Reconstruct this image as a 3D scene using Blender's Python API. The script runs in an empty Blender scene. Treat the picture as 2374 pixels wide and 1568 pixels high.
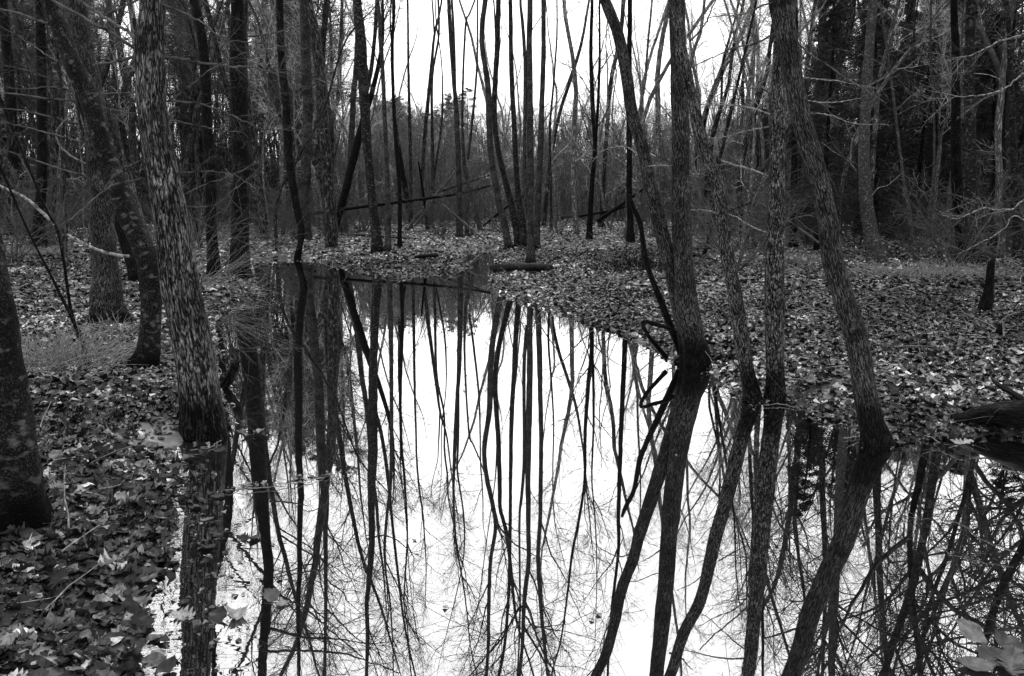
import bpy, math, random
import numpy as np
from mathutils import Vector
C = bpy.context.scene
COL = C.collection
rng = np.random.default_rng(7)
random.seed(7)
PI = math.pi

# ------------------------------------------------------------------ camera, sky, sun, exposure
FPX, CX, CY, PITCH, CAMH = 1900.0, 1187.0, 784.0, math.radians(9.3), 1.3
cam_d = bpy.data.cameras.new('camera'); cam = bpy.data.objects.new('camera', cam_d); COL.objects.link(cam)
cam_d.sensor_width = 36; cam_d.lens = 36*FPX/2374; cam_d.clip_start = 0.05; cam_d.clip_end = 2000
cam.location = (0, 0, CAMH); cam.rotation_euler = (PI/2-PITCH, 0, 0)
C.camera = cam
SUN_EL, SUN_AZ = math.radians(58), math.radians(12)      # azimuth clockwise from +Y
w = bpy.data.worlds.new('World'); C.world = w; w.use_nodes = True
nt = w.node_tree; nt.nodes.clear()
sky = nt.nodes.new('ShaderNodeTexSky'); sky.sky_type = 'NISHITA'; sky.sun_disc = False
sky.sun_elevation = SUN_EL; sky.sun_rotation = SUN_AZ; sky.dust_density = 3.0; sky.air_density = 1.5
bw = nt.nodes.new('ShaderNodeRGBToBW'); mx = nt.nodes.new('ShaderNodeMix'); mx.data_type = 'RGBA'
mx.inputs['Factor'].default_value = 0.6; mx.inputs['B'].default_value = (12, 12, 12, 1)   # even cloud cover
bg = nt.nodes.new('ShaderNodeBackground'); bg.inputs['Strength'].default_value = 0.12
wo = nt.nodes.new('ShaderNodeOutputWorld')
nt.links.new(sky.outputs[0], bw.inputs[0]); nt.links.new(bw.outputs[0], mx.inputs['A'])
nt.links.new(mx.outputs['Result'], bg.inputs['Color']); nt.links.new(bg.outputs[0], wo.inputs[0])
sl = bpy.data.lights.new('sun', 'SUN'); sl.energy = 1.5; sl.angle = math.radians(14); sl.color = (1, 1, 1)
so = bpy.data.objects.new('sun', sl); COL.objects.link(so)
sd = Vector((math.sin(SUN_AZ)*math.cos(SUN_EL), math.cos(SUN_AZ)*math.cos(SUN_EL), math.sin(SUN_EL)))
so.rotation_euler = sd.to_track_quat('Z', 'Y').to_euler()
C.view_settings.view_transform = 'Standard'; C.view_settings.look = 'None'
C.view_settings.exposure = 0.9; C.view_settings.gamma = 1.0
C.render.engine = 'CYCLES'
C.cycles.max_bounces = 6; C.cycles.diffuse_bounces = 2; C.cycles.glossy_bounces = 3; C.cycles.transparent_max_bounces = 6

# ------------------------------------------------------------------ projection helpers
cp, sp = math.cos(PITCH), math.sin(PITCH)
def ray(x, y):
    X = (x-CX)/FPX; Y = (CY-y)/FPX
    return np.array([X, cp+Y*sp, -sp+Y*cp])
def on_y(x, y, wy):                       # point of the pixel's ray at world depth wy, and its axial depth
    d = ray(x, y); t = wy/d[1]
    return np.array([0, 0, CAMH])+d*t, t
def on_z(x, y, z=0.0):
    d = ray(x, y); t = (z-CAMH)/d[2]
    return np.array([0, 0, CAMH])+d*t

# ------------------------------------------------------------------ pond outline and terrain height
SHORE = [(285,1568),(325,1470),(318,1400),(345,1310),(372,1200),(385,1120),(398,1050),(435,1022),(500,1005),(520,965),
 (503,900),(496,850),(498,790),(490,742),(540,715),(592,690),(600,672),(580,655),(588,628),(560,612),(600,602),(690,598),(745,606),(800,622),
 (870,638),(910,646),(965,640),(1010,631),(1055,628),(1085,621),(1120,622),(1150,632),(1138,655),(1160,684),(1205,700),
 (1262,716),(1310,731),(1385,757),(1450,777),(1512,806),(1565,838),(1640,852),(1665,880),(1700,897),(1726,925),(1760,932),
 (1830,930),(1868,945),(1890,972),(1965,985),(2000,1020),(2065,1030),(2150,1020),(2235,1012),(2374,1004),(2700,1000)]
P0 = [tuple(on_z(x, y)[:2]) for x, y in SHORE]
POND = np.array(P0+[(8.5, 4.0), (7.0, -1.5), (2.5, -4.0), (-0.6, -3.0), (-0.95, 0.3)])
INLET = np.array([tuple(on_z(x, y)[:2]) for x, y in [(1068,600),(1082,588),(1100,580),(1130,578),(1146,590),(1150,606),(1146,630),(1090,626)]])
POOL2 = np.array([tuple(on_z(x, y)[:2]) for x, y in [(1790,926),(1850,905),(1930,912),(1960,940),(1995,1015),(1930,1030)]])
def sdf(P, poly):
    x, y = P[:, 0], P[:, 1]
    d = np.full(len(P), 1e9); inside = np.zeros(len(P), bool)
    n = len(poly)
    for i in range(n):
        a, b = poly[i], poly[(i+1) % n]
        e = b-a; L2 = max(e@e, 1e-12)
        t = np.clip(((x-a[0])*e[0]+(y-a[1])*e[1])/L2, 0, 1)
        d = np.minimum(d, np.hypot(x-a[0]-t*e[0], y-a[1]-t*e[1]))
        c = ((a[1] > y) != (b[1] > y)) & (x < (b[0]-a[0])*(y-a[1])/((b[1]-a[1]) if b[1] != a[1] else 1e-9)+a[0])
        inside ^= c
    return np.where(inside, -d, d)
_w = np.random.default_rng(3)
WAV = [(_w.uniform(-1, 1), _w.uniform(-1, 1), _w.uniform(0, 6.28)) for _ in range(40)]
def wob(P, f, k0, n=6):
    s = 0
    for i in range(n):
        a, b, c = WAV[(k0+i) % 40]; g = f*(0.7+0.23*i)
        s = s+np.sin(P[:, 0]*a*g+P[:, 1]*b*g*1.1+c+1.3*np.sin(P[:, 1]*g*a*.7+c))
    return s/n
def sst(x): x = np.clip(x, 0, 1); return x*x*(3-2*x)
def ground_z(P):
    P = np.atleast_2d(P).astype(float)
    jit = (0.05*wob(P, 9, 3)+0.03*wob(P, 22, 11))*(1+.05*np.abs(P[:, 1]))
    d = np.minimum(np.minimum(sdf(P, POND), sdf(P, INLET)), sdf(P, POOL2)+0.05)+jit
    hum = wob(P, 1.3, 0)+0.6*wob(P, 3.1, 9)
    out = 0.015+0.10*sst(d/0.45)+0.13*sst(d/5)+sst(d/1.2)*0.10*hum+sst(d/.3)*0.022*wob(P, 12, 17)
    far = np.hypot(P[:, 0], P[:, 1])
    out = out+0.4*sst((far-38)/55)+9.5*sst((far-100)/85)
    out = np.maximum(out, 0.012+0.02*sst(d/.2))
    slope = np.where(P[:, 0] < -0.4, 0.8, 0.45)
    ins = -0.01-0.38*sst(-d/slope)
    return np.where(d > 0, out, ins)
def gz(x, y): return float(ground_z(np.array([[x, y]]))[0])
def base_at(x, y):
    z = 0.12
    for _ in range(4):
        p = on_z(x, y, z); z = max(gz(p[0], p[1]), -0.2)
        z = max(z, 0.0)
    return on_z(x, y, z)

# ------------------------------------------------------------------ mesh helpers (all numpy, all quads)
class Acc:
    def __init__(s): s.V = []; s.F = []; s.A = []; s.n = 0
    def add(s, V, F, A):
        s.V.append(V); s.F.append(F+s.n); s.A.append(A); s.n += len(V); return s
    def arrays(s): return np.concatenate(s.V), np.concatenate(s.F), np.concatenate(s.A)
    def build(s, name, mat, parent=None, smooth=True, origin=None):
        V, F, A = s.arrays()
        if origin is not None: V = V-np.array(origin)
        me = bpy.data.meshes.new(name); nv, nf = len(V), len(F)
        me.vertices.add(nv); me.vertices.foreach_set('co', V.astype(np.float32).ravel())
        me.loops.add(nf*4); me.loops.foreach_set('vertex_index', F.astype(np.int32).ravel())
        me.polygons.add(nf); me.polygons.foreach_set('loop_start', np.arange(0, nf*4, 4, dtype=np.int32))
        me.polygons.foreach_set('use_smooth', np.full(nf, smooth))
        at = me.attributes.new('bark', 'FLOAT_VECTOR', 'POINT'); at.data.foreach_set('vector', A.astype(np.float32).ravel())
        me.update(calc_edges=True); me.materials.append(mat)
        o = bpy.data.objects.new(name, me); COL.objects.link(o)
        if parent is not None: o.parent = parent
        return o
def nrm(v): return v/np.maximum(np.linalg.norm(v, axis=-1, keepdims=True), 1e-9)
def tube_arrays(P, R, sides, lump=0.0, seed=0, root=None):
    # P (k,n,3), R (k,n)
    k, n = R.shape
    T = nrm(np.gradient(P, axis=1))
    mean = nrm(P[:, -1]-P[:, 0])
    ref = np.where(np.abs(mean[:, 2:3]) > 0.8, np.array([[1., 0, 0]]), np.array([[0, 0, 1.]]))
    ref = np.repeat(ref[:, None], n, 1)
    N = nrm(ref-(ref*T).sum(-1, keepdims=True)*T); B = np.cross(T, N)
    a = np.arange(sides)/sides*2*PI
    ca, sa = np.cos(a), np.sin(a)
    L = np.concatenate([np.zeros((k, 1)), np.cumsum(np.linalg.norm(np.diff(P, axis=1), axis=-1), 1)], 1)
    rr = np.repeat(R[:, :, None], sides, 2)
    if lump > 0:
        g = np.random.default_rng(seed); m = np.zeros((k, n, sides))
        for q in range(1, 7):
            f = g.uniform(1, 6)*(1+q*.8); ph = g.uniform(0, 6.28); ph2 = g.uniform(0, 6.28)
            m += np.sin(a[None, None]*q+ph+1.5*np.sin(L[:, :, None]*f*.5+ph2))*np.cos(L[:, :, None]*f+ph2)/(q**.6)
        rr = rr*(1+lump*m*.4)
    if root is not None:
        g = np.random.default_rng(seed+9); e = np.exp(-np.maximum(P[:, :, 2:3]-root, 0)/(R[:, :1, None]*1.1+.01))
        rr = rr*(1+e*(.15*np.cos(a*3+g.uniform(0, 6))+.10*np.cos(a*5+g.uniform(0, 6))+.04))
    V = P[:, :, None]+rr[..., None]*(N[:, :, None]*ca[None, None, :, None]+B[:, :, None]*sa[None, None, :, None])
    R0 = R.mean(1)[:, None, None]
    off = (np.arange(k)*1.37)[:, None, None]
    A = np.stack([np.broadcast_to(ca*R0, (k, n, sides)), np.broadcast_to(sa*R0, (k, n, sides)), np.broadcast_to(L[:, :, None]+off, (k, n, sides))], -1)
    idx = np.arange(k*n*sides).reshape(k, n, sides); j = np.roll(idx, -1, 2)
    F = np.stack([idx[:, :-1], j[:, :-1], j[:, 1:], idx[:, 1:]], -1).reshape(-1, 4)
    return V.reshape(-1, 3), F, A.reshape(-1, 3)
def add_tubes(acc, lst, sides=3):
    by = {}
    for P, R in lst: by.setdefault(len(R), []).append((P, R))
    for n, l in by.items():
        acc.add(*tube_arrays(np.array([p for p, r in l]), np.array([r for p, r in l]), sides))
def spline(P, m):
    P = np.asarray(P, float); n = len(P)
    if n < 3:
        t = np.linspace(0, 1, m)[:, None]; return P[0]*(1-t)+P[-1]*t
    Q = np.vstack([2*P[0]-P[1], P, 2*P[-1]-P[-2]])
    s = np.concatenate([[0], np.cumsum(np.linalg.norm(np.diff(P[:, :3], axis=0), axis=1))]); s /= s[-1]
    u = np.linspace(0, 1, m); i = np.clip(np.searchsorted(s, u, 'right')-1, 0, n-2)
    t = ((u-s[i])/(s[i+1]-s[i]))[:, None]
    p0, p1, p2, p3 = Q[i], Q[i+1], Q[i+2], Q[i+3]
    return 0.5*((2*p1)+(-p0+p2)*t+(2*p0-5*p1+4*p2-p3)*t**2+(-p0+3*p1-3*p2+p3)*t**3)
def frame(d, roll):
    d = np.asarray(d, float); d = d/np.linalg.norm(d)
    r = np.array([1., 0, 0]) if abs(d[0]) < .8 else np.array([0, 1., 0])
    u = np.cross(d, r); u /= np.linalg.norm(u); v = np.cross(d, u)
    c, s = math.cos(roll), math.sin(roll)
    return np.stack([u*c+v*s, -u*s+v*c, d], 0)          # rows: images of x,y,z

# ------------------------------------------------------------------ limb templates
def walk(g, p, d, L, n, bend, up=0.0):
    pts = [np.array(p, float)]; d = np.array(d, float)
    for i in range(n-1):
        d = d+g.normal(0, bend, 3); d[2] += up; d /= np.linalg.norm(d)
        pts.append(pts[-1]+d*L/(n-1))
    return np.array(pts)
def side_dir(g, t, lo=30, hi=65):
    a = math.radians(g.uniform(lo, hi)); r = g.normal(0, 1, 3); r -= (r@t)*t; r /= np.linalg.norm(r)+1e-9
    return t*math.cos(a)+r*math.sin(a)
def make_limb(seed, nsub=11, ntw=6, bend=.16, r0=.011, rt=.0013, gnarl=0):
    g = np.random.default_rng(seed); lst = []
    main = walk(g, (0, 0, 0), (0, 0, 1), 1, 9, bend*.7)
    lst.append((main, np.linspace(r0, rt*1.6, 9)))
    for i in range(nsub):
        t = g.uniform(.15, .97); k = t*8; j = min(int(k), 7); f = k-j
        p = main[j]*(1-f)+main[j+1]*f; tg = nrm(main[j+1]-main[j])
        L = (.62*(1-t)+.14)*g.uniform(.6, 1.15)
        sb = walk(g, p, side_dir(g, tg), L, 6, bend)
        lst.append((sb, np.linspace(max(r0*(1-t)*.5, rt*1.7), rt*1.2, 6)))
        for q in range(ntw):
            t2 = g.uniform(.15, 1)*5; j2 = min(int(t2), 4); f2 = t2-j2
            p2 = sb[j2]*(1-f2)+sb[j2+1]*f2; tg2 = nrm(sb[j2+1]-sb[j2])
            tw = walk(g, p2, side_dir(g, tg2, 25, 70), L*g.uniform(.2, .5), 4, bend*1.1)
            lst.append((tw, np.linspace(rt*1.15, rt*.7, 4)))
            if gnarl:
                for _ in range(gnarl):
                    p3 = tw[g.integers(1, 4)]
                    lst.append((walk(g, p3, side_dir(g, nrm(tw[-1]-tw[0]), 30, 70), L*g.uniform(.08, .2), 3, bend), np.full(3, rt*.6)))
    a = Acc(); add_tubes(a, lst, 3); return a.arrays()
LIMB = [make_limb(100+i) for i in range(8)]
LIMBD = [make_limb(200+i, nsub=15, ntw=8, gnarl=2, bend=.2) for i in range(6)]     # dense crown twigs
LIMBT = [make_limb(400+i, nsub=12, ntw=6, gnarl=1, bend=.22, r0=.016, rt=.0022) for i in range(6)]     # coarse gnarled limbs
TWIG = [make_limb(300+i, nsub=6, ntw=3, r0=.009, rt=.0018, bend=.2) for i in range(6)]   # sparse side twigs
def put(acc, tpl, p, d, s, roll, rs=1.0):
    V, F, A = tpl; M = frame(d, roll)
    acc.add(V@M*s+np.asarray(p), F, A*s)
def crown_on(acc, g, trunk, R, z0, n, L0, L1, ang=(30, 60), tpls=LIMB, up=.15):
    z = trunk[:, 2]; ok = np.where(z >= z0)[0]
    if len(ok) < 3: return
    for i in range(n):
        k = ok[0]+(len(ok)-2)*((i+g.uniform(0, 1))/n)**.9; j = int(k); f = k-j; j = min(j, len(trunk)-2)
        p = trunk[j]*(1-f)+trunk[j+1]*f; t = nrm(trunk[j+1]-trunk[j])
        if t[2] < 0: t = -t
        fr = (j-ok[0])/max(len(ok), 1)
        d = side_dir(g, t, *ang); d[2] += up; d /= np.linalg.norm(d)
        put(acc, tpls[g.integers(len(tpls))], p, d, (L0*(1-fr)+L1*fr)*g.uniform(.6, 1.2), g.uniform(0, 6.28))

# ------------------------------------------------------------------ materials
def newmat(name):
    m = bpy.data.materials.new(name); m.use_nodes = True; t = m.node_tree
    return m, t, t.nodes['Principled BSDF'], t.nodes.new, t.links.new
def ramp(new, stops):
    r = new('ShaderNodeValToRGB'); e = r.color_ramp.elements
    while len(e) < len(stops): e.new(.5)
    for q, (p, v) in zip(e, stops): q.position = p; q.color = (v, v, v, 1)
    return r
def math_(new, link, op, a, b=None):
    m = new('ShaderNodeMath'); m.operation = op
    for i, v in enumerate((a, b)):
        if v is None: continue
        if isinstance(v, (int, float)): m.inputs[i].default_value = v
        else: link(v, m.inputs[i])
    return m.outputs[0]
def bark_mat(name, scale=42, stretch=.12, dark=.012, light=.22, edge=.09, bump=.012, blotch=0.0, rough=.75, wet=True, crack=.5):
    """interlacing furrows: the zero lines of a noise stretched along the stem, cut by finer cross cracks"""
    m, t, b, new, link = newmat(name)
    at = new('ShaderNodeAttribute'); at.attribute_name = 'bark'
    def noise(sc, st, det, rg=.5, dist=0.0):
        mp = new('ShaderNodeMapping'); mp.inputs['Scale'].default_value = (1, 1, st); link(at.outputs['Vector'], mp.inputs[0])
        n = new('ShaderNodeTexNoise'); n.inputs['Scale'].default_value = sc; n.inputs['Detail'].default_value = det
        n.inputs['Roughness'].default_value = rg; n.inputs['Distortion'].default_value = dist; link(mp.outputs[0], n.inputs['Vector']); return n.outputs[0]
    na = noise(scale, stretch, 2, .5, .6)
    fur = math_(new, link, 'ABSOLUTE', math_(new, link, 'SUBTRACT', na, .5))
    r1 = ramp(new, [(.008, 0), (edge*.4, .25), (edge, 1)]); link(fur, r1.inputs[0])
    nb = noise(scale*1.5, stretch*3.2, 3, .6, .8)
    cr = math_(new, link, 'ABSOLUTE', math_(new, link, 'SUBTRACT', nb, .5))
    rc = ramp(new, [(.0, 1-crack), (.045, 1)]); link(cr, rc.inputs[0])
    nf = noise(scale*2.2, stretch*1.6, 6, .8); r2 = ramp(new, [(.38, .05), (.5, .5), (.62, 1)]); link(nf, r2.inputs[0])
    h = math_(new, link, 'MULTIPLY', math_(new, link, 'MULTIPLY', r1.outputs[0], rc.outputs[0]), r2.outputs[0])
    n3 = new('ShaderNodeTexNoise'); n3.inputs['Scale'].default_value = 7; n3.inputs['Detail'].default_value = 5; link(at.outputs['Vector'], n3.inputs['Vector'])
    r3 = ramp(new, [(.36, .35), (.62, 1)]); link(n3.outputs[0], r3.inputs[0])
    h = math_(new, link, 'MULTIPLY', r1.outputs[0], r2.outputs[0])
    c = math_(new, link, 'MULTIPLY', math_(new, link, 'POWER', h, 1.35), r3.outputs[0])
    c = math_(new, link, 'MULTIPLY_ADD', c, light); c.node.inputs[2].default_value = dark
    if blotch:
        n4 = new('ShaderNodeTexNoise'); n4.inputs['Scale'].default_value = 26; n4.inputs['Detail'].default_value = 4; link(at.outputs['Vector'], n4.inputs['Vector'])
        r4 = ramp(new, [(.56, 0), (.66, blotch)]); link(n4.outputs[0], r4.inputs[0]); c = math_(new, link, 'ADD', c, r4.outputs[0])
    if wet:
        ge = new('ShaderNodeNewGeometry'); sx = new('ShaderNodeSeparateXYZ'); link(ge.outputs['Position'], sx.inputs[0])
        zz = math_(new, link, 'MULTIPLY_ADD', n3.outputs[0], -.22); link(sx.outputs[2], zz.node.inputs[2])
        mr = new('ShaderNodeMapRange'); mr.inputs[1].default_value = .06; mr.inputs[2].default_value = .2; mr.inputs[3].default_value = .13; mr.inputs[4].default_value = 1
        link(zz, mr.inputs[0]); c = math_(new, link, 'MULTIPLY', c, mr.outputs[0])
    cc = new('ShaderNodeCombineColor')
    for i in range(3): link(c, cc.inputs[i])
    link(cc.outputs[0], b.inputs['Base Color'])
    bp = new('ShaderNodeBump'); bp.inputs['Distance'].default_value = bump; bp.inputs['Strength'].default_value = 1
    link(h, bp.inputs['Height']); link(bp.outputs[0], b.inputs['Normal'])
    b.inputs['Roughness'].default_value = rough; b.inputs['Specular IOR Level'].default_value = .06
    return m
M_plate = bark_mat('bark_plated', 105, .11, .001, .75, .13, .02, crack=.85)
M_mottle = bark_mat('bark_mottled', 150, .5, .002, .13, .14, .006, blotch=.07)
M_fine = bark_mat('bark_fine', 190, .10, .002, .30, .13, .006, crack=.7)
M_flaky = bark_mat('bark_flaky', 150, .14, .001, .62, .13, .012, crack=.9)
M_smooth = bark_mat('bark_smooth', 60, .6, .02, .30, .2, .004, blotch=.05, crack=.2)
M_dark = bark_mat('bark_dark', 110, .14, .001, .06, .14, .01)
M_plated_dark = bark_mat('bark_rotten', 50, .2, .002, .08, .14, .02, wet=False)
M_pole = bark_mat('bark_bleached', 60, .06, .02, .5, .16, .004, wet=False)
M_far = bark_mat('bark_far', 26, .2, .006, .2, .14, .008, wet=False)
M_farpale_haze = bark_mat('bark_far_pale_haze', 26, .2, .05, .62, .14, .006, wet=False)  # pale far bark; its lightness stands in for haze over the centre woods
def plain(name, v, rough=.8, spec=.05, var=0.0, scale=30):
    m, t, b, new, link = newmat(name)
    n = new('ShaderNodeTexNoise'); n.inputs['Scale'].default_value = scale; n.inputs['Detail'].default_value = 3
    at = new('ShaderNodeAttribute'); at.attribute_name = 'bark'; link(at.outputs['Vector'], n.inputs['Vector'])
    r = ramp(new, [(.35, v*(1-var)), (.65, v*(1+var))]); link(n.outputs[0], r.inputs[0]); link(r.outputs[0], b.inputs['Base Color'])
    b.inputs['Roughness'].default_value = rough; b.inputs['Specular IOR Level'].default_value = spec
    return m
M_twig = plain('twig', .055, var=.8, scale=9)
M_twigpale = plain('twig_pale', .15, var=.8, scale=30)
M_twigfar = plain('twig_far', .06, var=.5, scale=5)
M_twigfarpale_haze = plain('twig_far_pale_haze', .42, var=.5, scale=5)  # far twigs lightened in colour in place of distance haze
M_needle = plain('needles', .022, .6, var=.5, scale=3)
M_needlefar = plain('needles_far', .07, .7, var=.5, scale=2)
M_grass = plain('dry_grass', .17, .6, var=.6)
M_broken = plain('broken_wood', .45, .7, var=.5, scale=60)
def leaf_mat(name, k=1.0):
    m, t, b, new, link = newmat(name)
    at = new('ShaderNodeAttribute'); at.attribute_name = 'bark'; sx = new('ShaderNodeSeparateXYZ'); link(at.outputs['Vector'], sx.inputs[0])
    r = ramp(new, [(0, .004*k), (.35, .02*k), (.65, .21*k), (1, .78*k)]); link(sx.outputs[0], r.inputs[0])
    # midrib and side veins
    ab = math_(new, link, 'ABSOLUTE', sx.outputs[1])
    mr = new('ShaderNodeMapRange'); mr.inputs[1].default_value = 0; mr.inputs[2].default_value = .07; mr.inputs[3].default_value = 1.5; mr.inputs[4].default_value = 1
    link(ab, mr.inputs[0])
    tc = new('ShaderNodeNewGeometry')
    nz = new('ShaderNodeTexNoise'); nz.inputs['Scale'].default_value = 55; nz.inputs['Detail'].default_value = 4; link(tc.outputs['Position'], nz.inputs['Vector'])
    r2 = ramp(new, [(.3, .45), (.7, 1.25)]); link(nz.outputs[0], r2.inputs[0])
    v = math_(new, link, 'MULTIPLY', r.outputs[0], mr.outputs[0]); v = math_(new, link, 'MULTIPLY', v, r2.outputs[0])
    cc = new('ShaderNodeCombineColor')
    for i in range(3): link(v, cc.inputs[i])
    link(cc.outputs[0], b.inputs['Base Color'])
    b.inputs['Roughness'].default_value = .5; b.inputs['Specular IOR Level'].default_value = .25
    return m
M_leaf = leaf_mat('leaf_litter')
def ground_mat():
    m, t, b, new, link = newmat('forest_floor')
    ge = new('ShaderNodeNewGeometry'); sx = new('ShaderNodeSeparateXYZ'); link(ge.outputs['Position'], sx.inputs[0])
    mp = new('ShaderNodeMapping'); link(ge.outputs['Position'], mp.inputs[0])
    nz = new('ShaderNodeTexNoise'); nz.inputs['Scale'].default_value = 8; nz.inputs['Detail'].default_value = 3; link(mp.outputs[0], nz.inputs['Vector'])
    ad = new('ShaderNodeMixRGB'); ad.blend_type = 'ADD'; ad.inputs[0].default_value = .12; link(mp.outputs[0], ad.inputs[1]); link(nz.outputs['Color'], ad.inputs[2])
    vo = new('ShaderNodeTexVoronoi'); vo.inputs['Scale'].default_value = 13; link(ad.outputs[0], vo.inputs['Vector'])
    sc = new('ShaderNodeSeparateColor'); link(vo.outputs['Color'], sc.inputs[0])
    r = ramp(new, [(0, .004), (.5, .02), (.8, .12), (1, .4)]); link(sc.outputs[0], r.inputs[0])
    n2 = new('ShaderNodeTexNoise'); n2.inputs['Scale'].default_value = .9; n2.inputs['Detail'].default_value = 4; link(mp.outputs[0], n2.inputs['Vector'])
    r2 = ramp(new, [(.35, .35), (.65, 1.1)]); link(n2.outputs[0], r2.inputs[0])
    v = math_(new, link, 'MULTIPLY', r.outputs[0], r2.outputs[0])
    # wet mud under the water and at its rim
    n3 = new('ShaderNodeTexNoise'); n3.inputs['Scale'].default_value = 20; n3.inputs['Detail'].default_value = 6; link(mp.outputs[0], n3.inputs['Vector'])
    r3 = ramp(new, [(.3, .008), (.75, .05)]); link(n3.outputs[0], r3.inputs[0])
    mr = new('ShaderNodeMapRange'); mr.inputs[1].default_value = 0.0; mr.inputs[2].default_value = .05; link(sx.outputs[2], mr.inputs[0])
    mix = new('ShaderNodeMix'); link(mr.outputs[0], mix.inputs['Factor']); link(r3.outputs[0], mix.inputs['A']); link(v, mix.inputs['B'])
    # pale silt patch at the left bank
    sp_ = on_z(395, 1035); vd = new('ShaderNodeVectorMath'); vd.operation = 'DISTANCE'; link(ad.outputs[0], vd.inputs[0]); vd.inputs[1].default_value = (sp_[0], sp_[1], 0)
    m2 = new('ShaderNodeMapRange'); m2.inputs[1].default_value = .12; m2.inputs[2].default_value = .42; m2.inputs[3].default_value = .16; m2.inputs[4].default_value = 0; link(vd.outputs['Value'], m2.inputs[0])
    o = math_(new, link, 'ADD', mix.outputs[0], m2.outputs[0])
    cc = new('ShaderNodeCombineColor')
    for i in range(3): link(o, cc.inputs[i])
    link(cc.outputs[0], b.inputs['Base Color'])
    bp = new('ShaderNodeBump'); bp.inputs['Distance'].default_value = .03; link(sc.outputs[1], bp.inputs['Height']); link(bp.outputs[0], b.inputs['Normal'])
    b.inputs['Roughness'].default_value = .8; b.inputs['Specular IOR Level'].default_value = .2
    return m
def water_mat():
    m, t, b, new, link = newmat('pond_water'); t.nodes.remove(b); out = t.nodes['Material Output']
    gl = new('ShaderNodeBsdfGlossy'); gl.inputs['Roughness'].default_value = 0.0; gl.inputs['Color'].default_value = (1, 1, 1, 1)
    tr = new('ShaderNodeBsdfTransparent'); tr.inputs['Color'].default_value = (.55, .55, .55, 1)
    fr = new('ShaderNodeFresnel'); fr.inputs['IOR'].default_value = 1.33
    mr = new('ShaderNodeMapRange'); mr.inputs[1].default_value = .02; mr.inputs[2].default_value = .4; mr.inputs[3].default_value = .40; mr.inputs[4].default_value = .95
    link(fr.outputs[0], mr.inputs[0])
    ge = new('ShaderNodeNewGeometry'); sx = new('ShaderNodeSeparateXYZ'); link(ge.outputs['Position'], sx.inputs[0])
    mp = new('ShaderNodeMapping'); mp.inputs['Scale'].default_value = (5, 15, 1); link(ge.outputs['Position'], mp.inputs[0])
    nz = new('ShaderNodeTexNoise'); nz.inputs['Scale'].default_value = 1; nz.inputs['Detail'].default_value = 2; link(mp.outputs[0], nz.inputs['Vector'])
    qa, qb = on_z(470, 1090), on_z(455, 1568); kk = (qb[0]-qa[0])/(qb[1]-qa[1])
    ll = math_(new, link, 'MULTIPLY_ADD', sx.outputs[1], -kk); link(sx.outputs[0], ll.node.inputs[2])
    mk = new('ShaderNodeMapRange'); mk.inputs[1].default_value = qa[0]-kk*qa[1]-.12; mk.inputs[2].default_value = qa[0]-kk*qa[1]+.22; mk.inputs[3].default_value = 1; mk.inputs[4].default_value = .03; link(ll, mk.inputs[0])
    far = new('ShaderNodeMapRange'); far.inputs[1].default_value = 4; far.inputs[2].default_value = 6; far.inputs[3].default_value = 1; far.inputs[4].default_value = .12; link(sx.outputs[1], far.inputs[0])
    hh = math_(new, link, 'MULTIPLY', nz.outputs[0], mk.outputs[0]); hh = math_(new, link, 'MULTIPLY', hh, far.outputs[0])
    bp = new('ShaderNodeBump'); bp.inputs['Distance'].default_value = .0008; link(hh, bp.inputs['Height']); link(bp.outputs[0], gl.inputs['Normal'])
    mx = new('ShaderNodeMixShader'); link(mr.outputs[0], mx.inputs[0]); link(tr.outputs[0], mx.inputs[1]); link(gl.outputs[0], mx.inputs[2])
    link(mx.outputs[0], out.inputs[0]); return m

# ------------------------------------------------------------------ ground and water
def tag(o, label=None, cat=None, group=None, kind=None):
    if label: o['label'] = label
    if cat: o['category'] = cat
    if group: o['group'] = group
    if kind: o['kind'] = kind
    return o
def empty(name, loc, label, cat, group=None):
    o = bpy.data.objects.new(name, None); COL.objects.link(o); o.location = loc; o.empty_display_size = .2
    return tag(o, label, cat, group)
def make_ground():
    u = np.linspace(-1, 1, 620); v = np.linspace(0, 1, 700)
    gx = np.sign(u)*(3.5*np.abs(u)+396.5*np.abs(u)**6)
    gx = np.sign(u)*(10*np.abs(u)+390*np.abs(u)**7)
    gy = -6+38*v+470*v**7
    X, Y = np.meshgrid(gx, gy); P = np.stack([X.ravel(), Y.ravel()], 1)
    Z = ground_z(P); V = np.column_stack([P, Z])
    n1, n2 = len(u), len(v); idx = np.arange(n1*n2).reshape(n2, n1)
    F = np.stack([idx[:-1, :-1], idx[:-1, 1:], idx[1:, 1:], idx[1:, :-1]], -1).reshape(-1, 4)
    a = Acc(); a.add(V, F, V.copy()); o = a.build('ground', ground_mat()); tag(o, 'dark leaf strewn forest floor around the pond', 'ground', kind='structure')
    wx = np.array([-14, 16.]); wy = np.array([-5.5, 36.])
    V = np.array([[wx[0], wy[0], 0], [wx[1], wy[0], 0], [wx[1], wy[1], 0], [wx[0], wy[1], 0]])
    a = Acc(); a.add(V, np.array([[0, 1, 2, 3]]), V.copy()); o = a.build('water', water_mat(), smooth=False)
    tag(o, 'still mirror-like pond water between the banks', 'water', kind='structure')
make_ground()

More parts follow.
